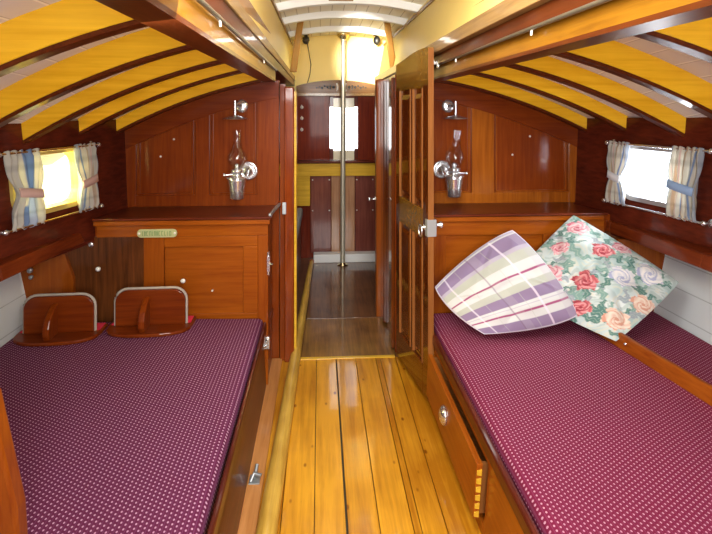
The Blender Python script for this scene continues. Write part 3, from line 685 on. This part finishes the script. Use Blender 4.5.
# ------------------------------------------------------------ berths
def cushion(poly4, z0_, z1_, name, mat, label, seedv):
    """poly4: near-inner, far-inner, far-outer, near-outer; rounded upper edges, gentle sag"""
    ax, bx, cx, dx = [Vector((p[0], p[1], 0)) for p in poly4]; N, K = 60, 34; vs = []; uvs = []; fs = []
    def pt(u, v): return (ax*(1-u)+bx*u)*(1-v)+(dx*(1-u)+cx*u)*v
    R = .035
    def prof(t, L):   # distance from edge -> height drop
        if t >= R: return 0
        return R-math.sqrt(max(0, R*R-(R-t)**2))
    us = [0, .002, .005, .009, .014]+[.02+(.96)*k/(N-1) for k in range(N)]+[.986, .991, .995, .998, 1]
    wid = abs(dx.x-ax.x)
    vs_ = [0, .0025, .007, .014, .022, .03]+[.04+.92*k/(K-1) for k in range(K)]+[.97, .98, .99, 1]
    L = (bx-ax).length
    random.seed(seedv)
    for i, u in enumerate(us):
        for j, v in enumerate(vs_):
            p = pt(u, v); d = min(u*L, (1-u)*L, v*wid, (1-v)*wid)
            z = z1_-prof(d, 0)+.003*math.sin(p.x*9+p.y*3)*math.sin(p.y*5+1)
            vs.append((p.x, p.y, z)); 
            # cloth falls over the front edge, so let the pattern stretch down it
            vv = v*wid; uvs.append((vv, u*L))
    nv = len(vs_)
    for i in range(len(us)-1):
        for j in range(nv-1): fs.append((i*nv+j, i*nv+j+1, (i+1)*nv+j+1, (i+1)*nv+j))
    m = MB(); m.add(vs, fs, True)
    # side skirt
    ring = [i*nv for i in range(len(us))]+[(len(us)-1)*nv+j for j in range(1, nv)]+[i*nv+nv-1 for i in range(len(us)-2, -1, -1)]+[j for j in range(nv-2, 0, -1)]
    k0 = len(m.v); suv = []
    acc = 0
    for q, idx in enumerate(ring):
        m.v.append(Vector((m.v[idx].x, m.v[idx].y, z0_)))
    for q in range(len(ring)):
        r = (q+1) % len(ring); m.f.append([ring[q], ring[r], k0+r, k0+q]); m.sm.append(True); m.mi.append(0)
    m.f.append([k0+q for q in range(len(ring))]); m.sm.append(False); m.mi.append(0)
    uvall = uvs+[None]*len(ring)
    for q, idx in enumerate(ring):
        u_, v_ = uvs[idx]; h = vs[idx][2]-z0_
        uvall[k0+q] = (u_-h if v_ > .001 and u_ < .001 else (u_+h if u_ > wid-.001 else u_), v_ if not (v_ < .001 or v_ > L-.001) else (v_-h if v_ < .001 else v_+h))
    o = m.build(name, mat); o.data.uv_layers.new(name='UVMap'); uvl = o.data.uv_layers[0].data
    for lp in o.data.loops: uvl[lp.index].uv = uvall[lp.vertex_index]
    return tag(o, label, 'cushion')
cushion([(-.335, .25), (-.318, 2.668), (-1.49, 2.668), (-1.50, .25)], .335, .415, 'berth_cushion', M['cloth_l'], 'plum woven berth cushion with pale dots on the left berth', 1)
cushion([(.575, .25), (.555, 2.668), (1.79, 2.668), (1.82, .25)], .335, .415, 'berth_cushion', M['cloth_r'], 'burgundy woven berth cushion with pale dots on the right berth', 2)

bl = thing('berth', 'dark varnished berth base under the left cushion', 'berth', (-.7, 1.4, 0))
MB().box(-1.49, -.325, .2, 2.665, .30, .335).build('bunk_board', M['dark_y'], bl)
MB().box(-.335, -.318, .2, 2.665, 0, .33).build('front_board', M['carlin_dark'], bl, .004)
MB().box(-.317, -.300, .2, 2.665, .33, .385).build('top_rail', M['dark_y'], bl, .012)
br = thing('berth', 'varnished berth base with a drawer under the right cushion', 'berth', (1.1, 1.4, 0))
MB().box(.56, 1.80, .2, 2.665, .30, .335).build('bunk_board', M['dark_y'], br)
m = MB(); m.box(.545, .565, .2, 1.53, 0, .335); m.box(.545, .565, 2.44, 2.665, 0, .335); m.box(.545, .565, 1.53, 2.44, .30, .335); m.box(.545, .565, 1.53, 2.44, 0, .05)
m.build('front_board', M['orange_y'], br, .003)
MB().box(.532, .554, .2, 2.665, .335, .395).build('top_rail', M['dark_y'], br, .012)
dr = MB().box(.512, .535, 1.55, 2.42, .065, .290).build('drawer', M['orange_y'], br, .004)
m = MB(); m.box(.535, .80, 1.565, 1.58, .075, .28); m.box(.535, .80, 2.39, 2.405, .075, .28); m.box(.79, .80, 1.565, 2.405, .075, .28); m.box(.535, .8, 1.57, 2.4, .075, .085)
m.build('drawer_box', M['edge'], dr, .001)
m = MB()
for k in range(6):
    z = .08+k*.034; m.hexa([(.514, 1.545, z), (.53, 1.545, z-.004), (.53, 1.551, z-.004), (.514, 1.551, z), (.514, 1.545, z+.016), (.53, 1.545, z+.02), (.53, 1.551, z+.02), (.514, 1.551, z+.016)])
m.build('dovetails', M['yelpaint'], dr)
hd = MB(); hd.lathe((.512, 2.03, .185), [(.0, .0), (.045, 0), (.042, .008), (.03, .018), (.012, .022), (0, .022)], (-1, 0, 0), 20)
hd.build('cup_handle', M['chrome'], dr)

# near end board on the left berth, and lee boards
m = MB(); pts = [(-.742, 1.15, .40), (-.725, 1.15, .55), (-.73, 1.15, .85), (-1.0, 1.15, .85), (-1.3, 1.15, .78), (-1.3, 1.15, .40)]
m.prism(pts, (0, -.05, 0)); o = m.build('end_board', M['orange_z'], None, .008); tag(o, 'upright varnished end board at the near left corner of the left berth', 'board')
m = MB(); A = Vector((1.30, 2.36, .415)); B = Vector((1.46, 1.2, .415)); d = (B-A).normalized(); n_ = Vector((-d.y, d.x, 0))*.022
prof = [(0, 0), (.02, .045), (.06, .065), (.12, .07), ((B-A).length, .07), ((B-A).length, 0)]
pts = [A+d*a+Vector((0, 0, b)) for a, b in prof]
m.prism(pts, n_); o = m.build('lee_board', M['orange_y'], None, .006); tag(o, 'low varnished lee board lying on the right berth beside the pillows', 'board')
s_ = MB(); s_.lathe((1.335-.005, 2.12, .455), [(.007, 0), (.005, .004), (0, .005)], (-1, -.15, 0), 10)
s_.build('screw_head', M['chrome'], o)

# spar on the floor
sp = thing('wooden_spar', 'long round yellow pole lying on the floor beside the left berth', 'pole', (-.2, 1.2, .035))
MB().tube([(-.222, .9, .043), (-.21, 1.6, .042), (-.162, 3.3, .042), (-.125, 4.6, .034), (-.108, 5.07, .03)], [.036, .036, .030, .024, .020], 18).build('shaft', M['spar'], sp)
MB().tube([(-.108, 5.07, .03), (-.105, 5.12, .03)], [.024, .022], 14).build('tip', M['orange_y'], sp)
lt = thing('floor_latch', 'grey metal latch on the floor at the foot of the left berth', 'latch', (-.29, 1.87, .012))
MB().box(-.312, -.268, 1.85, 1.91, .012, .018).build('plate', M['iron'], lt, .002)
m = MB().tube([(-.305, 1.86, .02), (-.29, 1.88, .045), (-.262, 1.87, .04)], .008, 8); m.tube([(-.29, 1.88, .02), (-.285, 1.93, .05)], .007, 8); m.build('lever', M['iron'], lt)

HREF = 0.6
# ------------------------------------------------------------ open door
HX, HY = .432, 2.985; EX, EY = .505, 2.42
ang = math.atan2(EY-HY, EX-HX); DW = math.hypot(EX-HX, EY-HY)
dd = thing('door_1', 'open glossy panelled mahogany door swung into the cabin', 'door', (HX, HY, 0), None, ang); dd['kind'] = 'structure'
# local frame: x along the door from hinge, y thickness, z up; face towards the passage is local -y
def dtop(x): t_ = x/DW; return 1.675+.03*(3*t_*t_-2*t_**3)+.01*math.sin(PI*t_)
TH = .027
def dl(mb, name, mat, bevel=.003, parent=None): return mb.build(name, mat, parent or dd, bevel, local=True)
F0, F1 = -TH/2, TH/2
m = MB(); m.box(0, .075, F0, F1, .03, 1.56); m.box(DW-.085, DW-.002, F0, F1, .03, 1.56); m.box(.285, .325, F0, F1, .03, 1.56); dl(m, 'stile', M['door'])
m = MB(); n = 12
for k in range(n):
    a, b = DW*k/n, DW*(k+1)/n
    m.hexa([(a, F0, 1.545), (b, F0, 1.545), (b, F1, 1.545), (a, F1, 1.545), (a, F0, dtop(a)), (b, F0, dtop(b)), (b, F1, dtop(b)), (a, F1, dtop(a))])
dl(m, 'top_rail', M['doorrail'], 0)
m = MB(); m.box(.07, DW-.08, F0-.001, F1+.001, .86, 1.0); dl(m, 'lock_rail', M['doorrail'])
m = MB(); m.box(.07, DW-.08, F0-.001, F1+.001, .03, .20); dl(m, 'bottom_rail', M['door'])
for a, b in ((.075, .285), (.325, DW-.085)):
    for za, zb in ((.2, .86), (1.0, 1.545)):
        m = MB(); m.box(a, b, -.006, .006, za, zb)
        q = .022; m.hexa([(a+q, -.006, za+q), (b-q, -.006, za+q), (b-q, -.006, zb-q), (a+q, -.006, zb-q), (a+2*q, -.013, za+2*q), (b-2*q, -.013, za+2*q), (b-2*q, -.013, zb-2*q), (a+2*q, -.013, zb-2*q)])
        dl(m, 'panel', M['door'], .001)
m = MB()
for a, b in ((.075, .285), (.325, DW-.085)):
    for za, zb in ((.2, .86), (1.0, 1.545)):
        m.box(a, a+.006, F0-.004, F0+.01, za, zb); m.box(b-.006, b, F0-.004, F0+.01, za, zb)
dl(m, 'panel_moulding', M['edge'], .002)
m = MB(); m.box(DW-.004, DW+.002, F0, F1, .03, 1.70); tag(dl(m, 'edge_strip', M['edge'], .001), 'pale bare wood edge', None)
lo = MB(); lo.box(DW-.03, DW+.006, F0-.006, F1+.012, .885, .965); lo = dl(lo, 'lock', M['lockmetal'], .002)
m = MB(); m.lathe((DW-.045, F0, .92), [(.012, 0), (.012, .006), (.006, .01), (.006, .02)], (0, -1, 0), 12)
rp = [(DW-.05+.024*math.cos(q), F0-.022, .905+.028*math.sin(q)) for q in [2*PI*i/16 for i in range(17)]]; m.tube(rp, .004, 8, False); dl(m, 'ring_handle', M['chrome'], 0)
m = MB(); m.lathe((DW-.02, F1+.01, .935), [(.010, 0), (.008, .02), (.016, .028), (.016, .036), (0, .042)], (0, 1, 0), 14); dl(m, 'knob', M['chrome'], 0)
o = thing('door_hook', 'white metal cabin hook hanging beside the top of the open door', 'hook', (.545, 2.45, 1.64))
m = MB(); m.tube([(.515, 2.43, 1.655), (.525, 2.43, 1.64), (.535, 2.44, 1.648), (.545, 2.45, 1.632)], .005, 8); m.build('hook', M['white'], o)
m = MB(); m.lathe((.545, 2.45, 1.632), [(0, -.004), (.012, -.004), (.012, .004), (0, .004)], (-1, 0, 0), 10); m.build('eye', M['chrome'], o)

HREF = None
# ------------------------------------------------------------ curtain rails on the long beams
for x, xi, lb in ((-.218, -.228, 'thin metal curtain track on the inner face of the left long beam'), (.528, .545, 'thin metal curtain track on the inner face of the right long beam')):
    y1 = 2.93 if x < 0 else 2.55
    o = thing('curtain_track', lb, 'rail', (x, 1.8, 1.645))
    MB().tube([(x, .3, 1.645), (x, y1, 1.645)], .0055, 8).build('rail', M['oldmetal'], o)
    for yy in (1.32, 2.3) if x < 0 else (1.42, 2.2):
        m = MB(); m.tube([(x, yy, 1.648), (xi, yy+.004, 1.655)], .004, 8); m.tube([(x, yy, 1.645), (x, yy, 1.628)], .003, 6)
        m.build('clip', M['porcelain'], o)

HREF = 0.25
# ------------------------------------------------------------ oil lamps with smoke bells
def oil_lamp(x, side, lean, label, glabel):
    zc = 1.035; y = 2.90
    o = thing('oil_lamp', label, 'lamp', (x, 2.99, zc))
    px = x+side*.048
    MB().lathe((px, 2.993, zc+.098), [(0, 0), (.05, 0), (.05, .004), (.042, .009), (.037, .006), (.014, .010), (.012, .03), (0, .03)], (0, -1, 0), 28).build('wall_plate', M['chrome'], o)
    m = MB(); m.tube([(px, 2.965, zc+.098), (px, 2.94, zc+.09), (x+side*.045, y, zc+.075)], .007, 8)
    ring = [(x+.052*math.cos(q), y+.052*math.sin(q), zc+.072) for q in [2*PI*i/24 for i in range(25)]]; m.tube(ring, .0045, 8, False); m.build('gimbal_arm', M['chrome'], o)
    MB().lathe((x, y, zc-.04), [(0, 0), (.032, 0), (.037, .006), (.040, .05), (.047, .095), (.049, .108), (.044, .116), (.026, .122), (.024, .134), (.032, .138), (.032, .156), (.014, .158), (0, .158)]).build('reservoir', M['chrome'], o)
    m = MB(); m.tube([(x-side*.02, y-.005, zc+.09), (x-side*.062, y-.012, zc+.088)], .004, 8); m.lathe((x-side*.062, y-.012, zc+.088), [(0, 0), (.010, 0), (.010, .007), (0, .007)], (-side, -.2, 0), 12); m.build('wick_knob', M['chrome'], o)
    ax = Vector((lean, 0, 1)).normalized(); b_ = Vector((x, y, zc+.118))
    m = MB(); m.open = True
    m.lathe(b_, [(.026, 0), (.030, .012), (.045, .030), (.053, .050), (.050, .068), (.036, .092), (.025, .115), (.021, .145), (.021, .195)], ax, 32); m.build('glass_chimney', M['lampglass'], o)
    MB().lathe(b_, [(.004, 0), (.014, .002), (.014, .022), (.004, .028)], ax, 12).build('burner', M['chrome'], o)
    g = thing('smoke_bell', glabel, 'smoke bell', (x, 2.99, 1.44))
    MB().lathe((x+side*.012, 2.993, 1.470), [(0, 0), (.034, 0), (.034, .004), (.026, .008), (.010, .012), (0, .012)], (0, -1, 0), 20).build('wall_plate', M['chrome'], g)
    xx = x-side*.012
    m = MB(); m.tube([(x+side*.012, 2.985, 1.470), (xx, 2.95, 1.47), (xx, 2.92, 1.468)], .007, 8); m.tube([(xx, 2.915, 1.495), (xx, 2.915, 1.415)], .007, 8); m.build('arm', M['chrome'], g)
    MB().lathe((xx, 2.915, 1.405), [(.072, 0), (.064, .006), (.025, .015), (.006, .02), (0, .02), (0, .014), (.025, .009), (.06, .001), (.072, 0)]).build('bell', M['chrome'], g)
oil_lamp(-.437, 1, .0, 'nickel gimbal oil lamp with glass chimney on the left bulkhead', 'nickel smoke bell above the oil lamp on the left bulkhead')
oil_lamp(.712, -1, .10, 'nickel gimbal oil lamp with glass chimney beside the open door', 'nickel smoke bell above the oil lamp beside the open door')
for i, (x, z) in enumerate(((-.79, 1.30), (-.86, 1.21), (1.17, 1.31), (1.07, 1.21))):
    o = MB().lathe((x, 3.012, z), [(.006, 0), (.005, .004), (0, .005)], (0, -1, 0), 10).build('pin', M['porcelain'])
    tag(o, ['upper pale pin in the left bulkhead panel', 'lower pale pin in the left bulkhead panel', 'upper pale pin in the right bulkhead panel', 'lower pale pin in the right bulkhead panel'][i], 'pin', 'pins in the bulkhead panels')

HREF = None
# ------------------------------------------------------------ curtains
def stripes_color(u, v, kind):
    cream = (.62, .60, .53); blue = (.20, .29, .48); tan = (.55, .42, .30); grey = (.38, .42, .48); pink = (.62, .42, .38)
    q = (u*3.0) % 1
    c = cream
    if kind == 'blue':
        if .42 < u < .68: c = blue if .4 < v else (.45, .52, .66)
        elif .30 < u < .34 or .74 < u < .78 or .1 < u < .13: c = grey
        if v < .28 and .36 < u < .44: c = blue
    else:
        if q < .16: c = grey
        elif .3 < q < .42: c = tan
        elif .62 < q < .70: c = blue
        elif .84 < q < .9: c = pink
    if abs(v-.78) < .03 or abs(v-.2) < .03: c = tuple(a*.8 for a in c)
    return c
def curtain(s, ya, yb, kind, label, grp, tie, pinch=.3, shift=0):
    yc = (ya+yb)/2; o = thing('curtain', label, 'curtain', (wallx(s, yc, 1.15)-s*.04, yc, 1.15), grp)
    zt, zb = 1.30, .995; NU, NV = 80, 26; vs = []; cols = []; fs = []
    def base(u, v):
        k = math.exp(-((v-.45)/.16)**2); wd = 1-pinch*k; y = yc+shift*k*(yb-ya)+(u-.5)*(yb-ya)*wd; z = zb+(zt-zb)*v
        if v > .93 or v < .07: ruf = .4
        else: ruf = 1
        off = .038+.012*ruf*math.sin(2*PI*5*u+.6*math.sin(4*v))+.004*math.sin(23*u+6*v)
        z += .004*math.sin(2*PI*5*u)*(1 if v > .97 or v < .03 else 0)
        return Vector((wallx(s, y, z)-s*off, y, z))
    for i in range(NU+1):
        for j in range(NV+1):
            u, v = i/NU, j/NV; vs.append(base(u, v)); cols.append(stripes_color(u, v, kind))
    for i in range(NU):
        for j in range(NV): fs.append((i*(NV+1)+j, (i+1)*(NV+1)+j, (i+1)*(NV+1)+j+1, i*(NV+1)+j+1))
    m = MB(); m.add(vs, fs, True); m.open = True; c = m.build('cloth', M['curtain'], o)
    ca = c.data.color_attributes.new('Col', 'FLOAT_COLOR', 'POINT')
    for i, q in enumerate(cols): ca.data[i].color = (*q, 1)
    sd = c.modifiers.new('thick', 'SOLIDIFY'); sd.thickness = .0015
    # tieback band
    m = MB(); N = 20; vv = []; ff = []
    for i in range(N+1):
        u = i/N*1.04-.02; p = base(u, .45); off = .014+.004*math.sin(PI*u)
        for dz in (-.018, .018): vv.append(Vector((p.x*0+wallx(s, p.y, p.z)-s*(.04+off), p.y, p.z+dz+.02*(u-.5)*(-1 if kind == 'blue' else 1))))
    for i in range(N): ff.append((2*i, 2*i+2, 2*i+3, 2*i+1))
    m.add(vv, ff, True); m.open = True; tb = m.build('tieback', tie, o); sd = tb.modifiers.new('thick', 'SOLIDIFY'); sd.thickness = .003
    return o
pinktie = plain('pink_tieback', (.60, .40, .35), .85); whitetie = plain('white_tieback', (.70, .74, .80), .85); bluetie = plain('blue_tieback', (.28, .42, .70), .85)
curtain(-1, 2.125, 2.315, 'blue', 'blue and cream curtain at the near side of the left window', 'curtains of the left window', pinktie, .36, .04)
curtain(-1, 2.525, 2.68, 'stripe', 'narrow striped curtain at the far side of the left window', 'curtains of the left window', pinktie, .30)
curtain(1, 2.545, 2.69, 'stripe', 'narrow striped curtain at the far side of the right window', 'curtains of the right window', whitetie, .42)
curtain(1, 2.13, 2.295, 'stripe', 'wider striped curtain at the near side of the right window', 'curtains of the right window', bluetie, .2)
for s, sd in ((-1, 'left'), (1, 'right')):
    for z, tb in ((1.292, 'upper'), (1.0, 'lower')):
        o = thing('curtain_rod', '%s curtain rod of the %s window' % (tb, sd), 'curtain rod', (wallx(s, 2.5, z)-s*.035, 2.5, z), 'curtain rods')
        P = lambda y: (wallx(s, y, z)-s*.036, y, z)
        MB().tube([P(2.085), P(2.71)], .005, 8).build('rod', M['brass'] if s < 0 else M['chrome'], o)
        for y in (2.095, 2.70):
            m = MB(); m.tube([P(y), (wallx(s, y, z), y, z)], .007, 8); m.lathe((wallx(s, y, z), y, z), [(.0, 0.006), (.018, .006), (.018, 0)], (-s, 0, 0), 12); m.lathe(P(y), [(0, -.012), (.011, -.008), (.011, .008), (0, .012)], (0, 1, 0), 12); m.build('bracket', M['iron'] if 0 else M['chrome'], o)

# ------------------------------------------------------------ pillows
def pillow(c4, thick, colf, label, N=110, wr=.006, seed=1, rc=.2, cr=0):
    A, B, C, D = [Vector(c) for c in c4]; nrm = ((B-A).cross(D-A)+(C-B).cross(D-C)).normalized()
    if nrm.y > 0: nrm = -nrm
    cen = (A+B+C+D)/4
    o = thing('pillow', label, 'pillow', cen)
    vs = []; cols = []; fs = []; rnd = random.Random(seed); ph = [rnd.uniform(0, 6) for _ in range(8)]
    for side in (1, -1):
        for i in range(N+1):
            for j in range(N+1):
                u, v = i/N, j/N
                eu = math.sin(PI*u); ev = math.sin(PI*v)
                # sides bow in slightly between the corners
                a_, b_ = 2*u-1, 2*v-1; uu = .5+.5*a_*math.sqrt(1-b_*b_*rc)*(1-.03*ev); vv = .5+.5*b_*math.sqrt(1-a_*a_*rc)*(1-.03*eu)
                p = (A*(1-uu)+B*uu)*(1-vv)+(D*(1-uu)+C*uu)*vv
                h = (max(0, eu)*max(0, ev))**.62*thick
                e_ = min(1, 6*min(u, v, 1-u, 1-v))
                w_ = wr*e_*(math.sin(9*u+5*v+ph[0])*math.sin(4*u-11*v+ph[1])+.6*math.sin(19*u-13*v+ph[2])*math.sin(7*v+ph[3])+.4*math.sin(31*v+9*u+ph[4])*math.sin(13*u+ph[5]))
                if cr: w_ += cr*e_*(max(0, 1-abs(math.sin(3.1*u+2.2*v+.7+.5*math.sin(6*v)))*5)*-1+max(0, 1-abs(math.sin(2.0*u-4.3*v+1.1+.4*math.sin(7*u)))*6)+.6*math.sin(7*u+ph[6])*math.sin(6*v+ph[7]))
                vs.append(p+nrm*(side*h+ (w_ if side > 0 else -w_)*1))
                cols.append(colf(u, v) if side > 0 else colf(1-u, v))
    n1 = N+1; k = n1*n1
    for i in range(N):
        for j in range(N):
            fs.append((i*n1+j, (i+1)*n1+j, (i+1)*n1+j+1, i*n1+j+1)); fs.append((k+i*n1+j, k+i*n1+j+1, k+(i+1)*n1+j+1, k+(i+1)*n1+j))
    rim = [i*n1 for i in range(n1)]+[N*n1+j for j in range(1, n1)]+[i*n1+N for i in range(N-1, -1, -1)]+[j for j in range(N-1, 0, -1)]
    for a, b in zip(rim, rim[1:]+rim[:1]): fs.append((a, b, k+b, k+a))
    m = MB(); m.add(vs, fs, True); c = m.build('cover', M['print'], o)
    ca = c.data.color_attributes.new('Col', 'FLOAT_COLOR', 'POINT')
    for i, q in enumerate(cols): ca.data[i].color = (*q, 1)
    # piped seam
    pp = [vs[i] for i in rim]; m = MB(); m.tube([p for p in pp[::4]]+[pp[0]], .0045, 6, False)
    return o, m
def mixc(a, b, t): return tuple(x*(1-t)+y*t for x, y in zip(a, b))
def plaid(u, v):     # u along the upper edge, v downwards
    pur = (.27, .19, .31); cream = (.66, .655, .63); green = (.49, .50, .42); mag = (.36, .07, .17); lil = (.48, .42, .50)
    if v < .03: c = lil
    elif v < .05: c = cream
    elif v < .19: c = pur
    elif v < .23: c = lil
    elif v < .33: c = green
    elif v < .43: c = cream
    elif v < .455: c = mag
    elif v < .53: c = cream
    elif v < .61: c = green
    elif v < .72: c = pur
    elif v < .745: c = cream
    elif v < .755: c = lil
    elif v < .80: c = cream
    elif v < .82: c = mag
    elif v < .89: c = cream
    else: c = pur
    for a, b, col, k in ((.115, .13, (.85, .78, .85), .6), (.25, .255, green, .4), (.405, .42, (.22, .14, .20), .55), (.42, .50, cream, .12), (.57, .575, green, .5), (.70, .715, (.85, .74, .83), .7), (.78, .785, (.3, .2, .3), .3), (.9, 1, lil, .25)):
        if a <= u <= b: c = mixc(c, col, k)
    if u < .012 or v < .012 or u > .988 or v > .988: c = (.75, .70, .78)
    return c
fl_r = random.Random(11)
FLOW = [(.30, .24, .115, 0), (.38, .50, .11, 1), (.62, .68, .12, 2), (.76, .42, .10, 1), (.92, .50, .09, 0), (.14, .62, .09, 1), (.20, .88, .12, 3), (.5, .93, .11, 3), (.84, .8, .12, 2), (.88, .12, .10, 0), (.58, .15, .08, 0), (.1, .1, .06, 1)]
LEAF = []
for (fx, fy, fr, fk) in FLOW:
    for k in range(6):
        a = fl_r.uniform(0, 2*PI); r = fr*fl_r.uniform(1.0, 1.5); LEAF.append((fx+r*math.cos(a), fy+r*math.sin(a), a+fl_r.uniform(-.6, .6), fl_r.uniform(.04, .08), fl_r.random()))
for k in range(60): LEAF.append((fl_r.random(), fl_r.random(), fl_r.uniform(0, PI), fl_r.uniform(.03, .06), fl_r.random()))
def _n(x, y, k=0):
    return math.sin(x*1.7+k+2.1*math.sin(y*1.3+k))*math.sin(y*1.9-k+1.7*math.sin(x*.9+2*k))
def floral(u, v):
    c = mixc((.42, .56, .55), (.70, .75, .73), min(1, max(0, .55+.6*_n(9*u, 9*v, 1))))
    sw = _n(30*u+3*_n(8*u, 8*v, 2), 22*v, 4)
    if sw > .25: c = mixc(c, (.40, .50, .47), .6)
    elif sw < -.55: c = mixc(c, (.70, .66, .50), .5)
    for lx, ly, a, ln, g in LEAF:
        dx, dy = u-lx, v-ly
        if abs(dx) > ln or abs(dy) > ln: continue
        p = dx*math.cos(a)+dy*math.sin(a); q = -dx*math.sin(a)+dy*math.cos(a)+.012*math.sin(p*90)
        if (p/ln)**2+(q/(ln*.36))**2 < 1:
            c = (.09, .22, .19) if g < .45 else ((.22, .38, .33) if g < .8 else (.33, .38, .42))
            if abs(q) < ln*.05: c = mixc(c, (.5, .6, .5), .5)
    for fx, fy, fr, k in FLOW:
        dx, dy = u-fx, v-fy; r = math.hypot(dx, dy)
        if r > fr*1.2: continue
        th = math.atan2(dy, dx)+fr*40
        rim_ = fr*(.86+.10*math.cos(5*th)+.06*math.sin(11*th+1)+.05*math.sin(17*th))
        if r < rim_:
            A_, B_, D_ = {0: ((.76, .34, .38), (.88, .66, .66), (.60, .14, .20)), 1: ((.55, .09, .11), (.80, .36, .36), (.35, .03, .05)), 2: ((.70, .70, .74), (.86, .82, .80), (.42, .44, .62)), 3: ((.80, .54, .42), (.88, .74, .62), (.70, .34, .24))}[k]
            q_ = r/fr; sp = .5+.5*math.sin(5*th*.5+q_*13+2*math.sin(3*th)); c = mixc(A_, B_, sp)
            if math.sin(3*th+q_*17+2*math.sin(2*th+q_*6)) > .72: c = D_
            if q_ < .14: c = D_
    return c
pillow([(.90, 2.57, .58), (1.27, 2.635, .96), (1.71, 2.33, .665), (1.31, 2.14, .440)], .088, floral, 'floral pillow in pink and green leaning in the right berth corner', 170, .012, 5, .12, .018)
pillow([(.50, 2.50, .605), (.945, 2.575, .935), (1.245, 2.27, .505), (.72, 2.25, .435)], .072, plaid, 'purple and cream checked pillow beside the open door', 140, .007, 3, .26, .008)

HREF = 0.9
# ------------------------------------------------------------ wooden brackets on the left berth
def bracket_shelf(x0, x1, y0, zbase, label, rot=0):
    cx = (x0+x1)/2; W = x1-x0; o = thing('bracket_shelf', label, 'shelf', (cx, y0, zbase), 'varnished bracket shelves on the left berth', rot)
    def L(mb, nm, mat, bev=0): return mb.build(nm, mat, o, bev, local=True)
    pts = []
    for k in range(13):
        q = PI+PI*k/12; ex = 2.6
        c_, s_ = math.cos(q), math.sin(q); pts.append((W/2*math.copysign(abs(c_)**(2/ex), c_), .11+(.13)*math.copysign(abs(s_)**(2/ex), s_), 0))
    pts += [(W/2, .20, 0), (-W/2, .20, 0)]
    L(MB().prism(pts, (0, 0, .018)), 'base_board', M['mahog_x'], .005)
    L(MB().box(-W/2+.012, W/2-.012, .116, .198, .018, .0215), 'felt_strip', M['felt'])
    w2 = W/2-.035; H = .20; r = .06; z_ = .018
    pp = [(-w2, .095, z_), (w2, .095, z_)]
    for k in range(7): q = math.radians(90*k/6); pp.append((w2-r+r*math.cos(q), .095, H-r+r*math.sin(q)))
    for k in range(7): q = math.radians(90+90*k/6); pp.append((-w2+r+r*math.cos(q), .095, H-r+r*math.sin(q)))
    L(MB().prism(pp, (0, .02, 0)), 'back_board', M['mahog_x'], .004)
    rim = [Vector((p[0]*1.02, .112, p[2]+(.005 if p[2] > .1 else 0))) for p in pp[1:]+[pp[0]]]
    L(MB().tube(rim, .0065, 8), 'rubber_edge', M['greyrim'])
    kn = [(0, .095, .018), (0, .0, .018), (0, -.014, .045), (0, -.012, .08), (0, .005, .115), (0, .04, .145), (0, .095, .172)]
    L(MB().prism([(p[0]-.03, p[1], p[2]) for p in kn], (.03, 0, 0)), 'knee', M['mahog_z'], .006)
bracket_shelf(-1.425, -1.042, 2.36, .417, 'varnished bracket shelf with grey edging, the one beside the white hull side', .05)
bracket_shelf(-1.036, -.635, 2.43, .417, 'varnished bracket shelf with grey edging and red felt, the one under the name plate', .03)
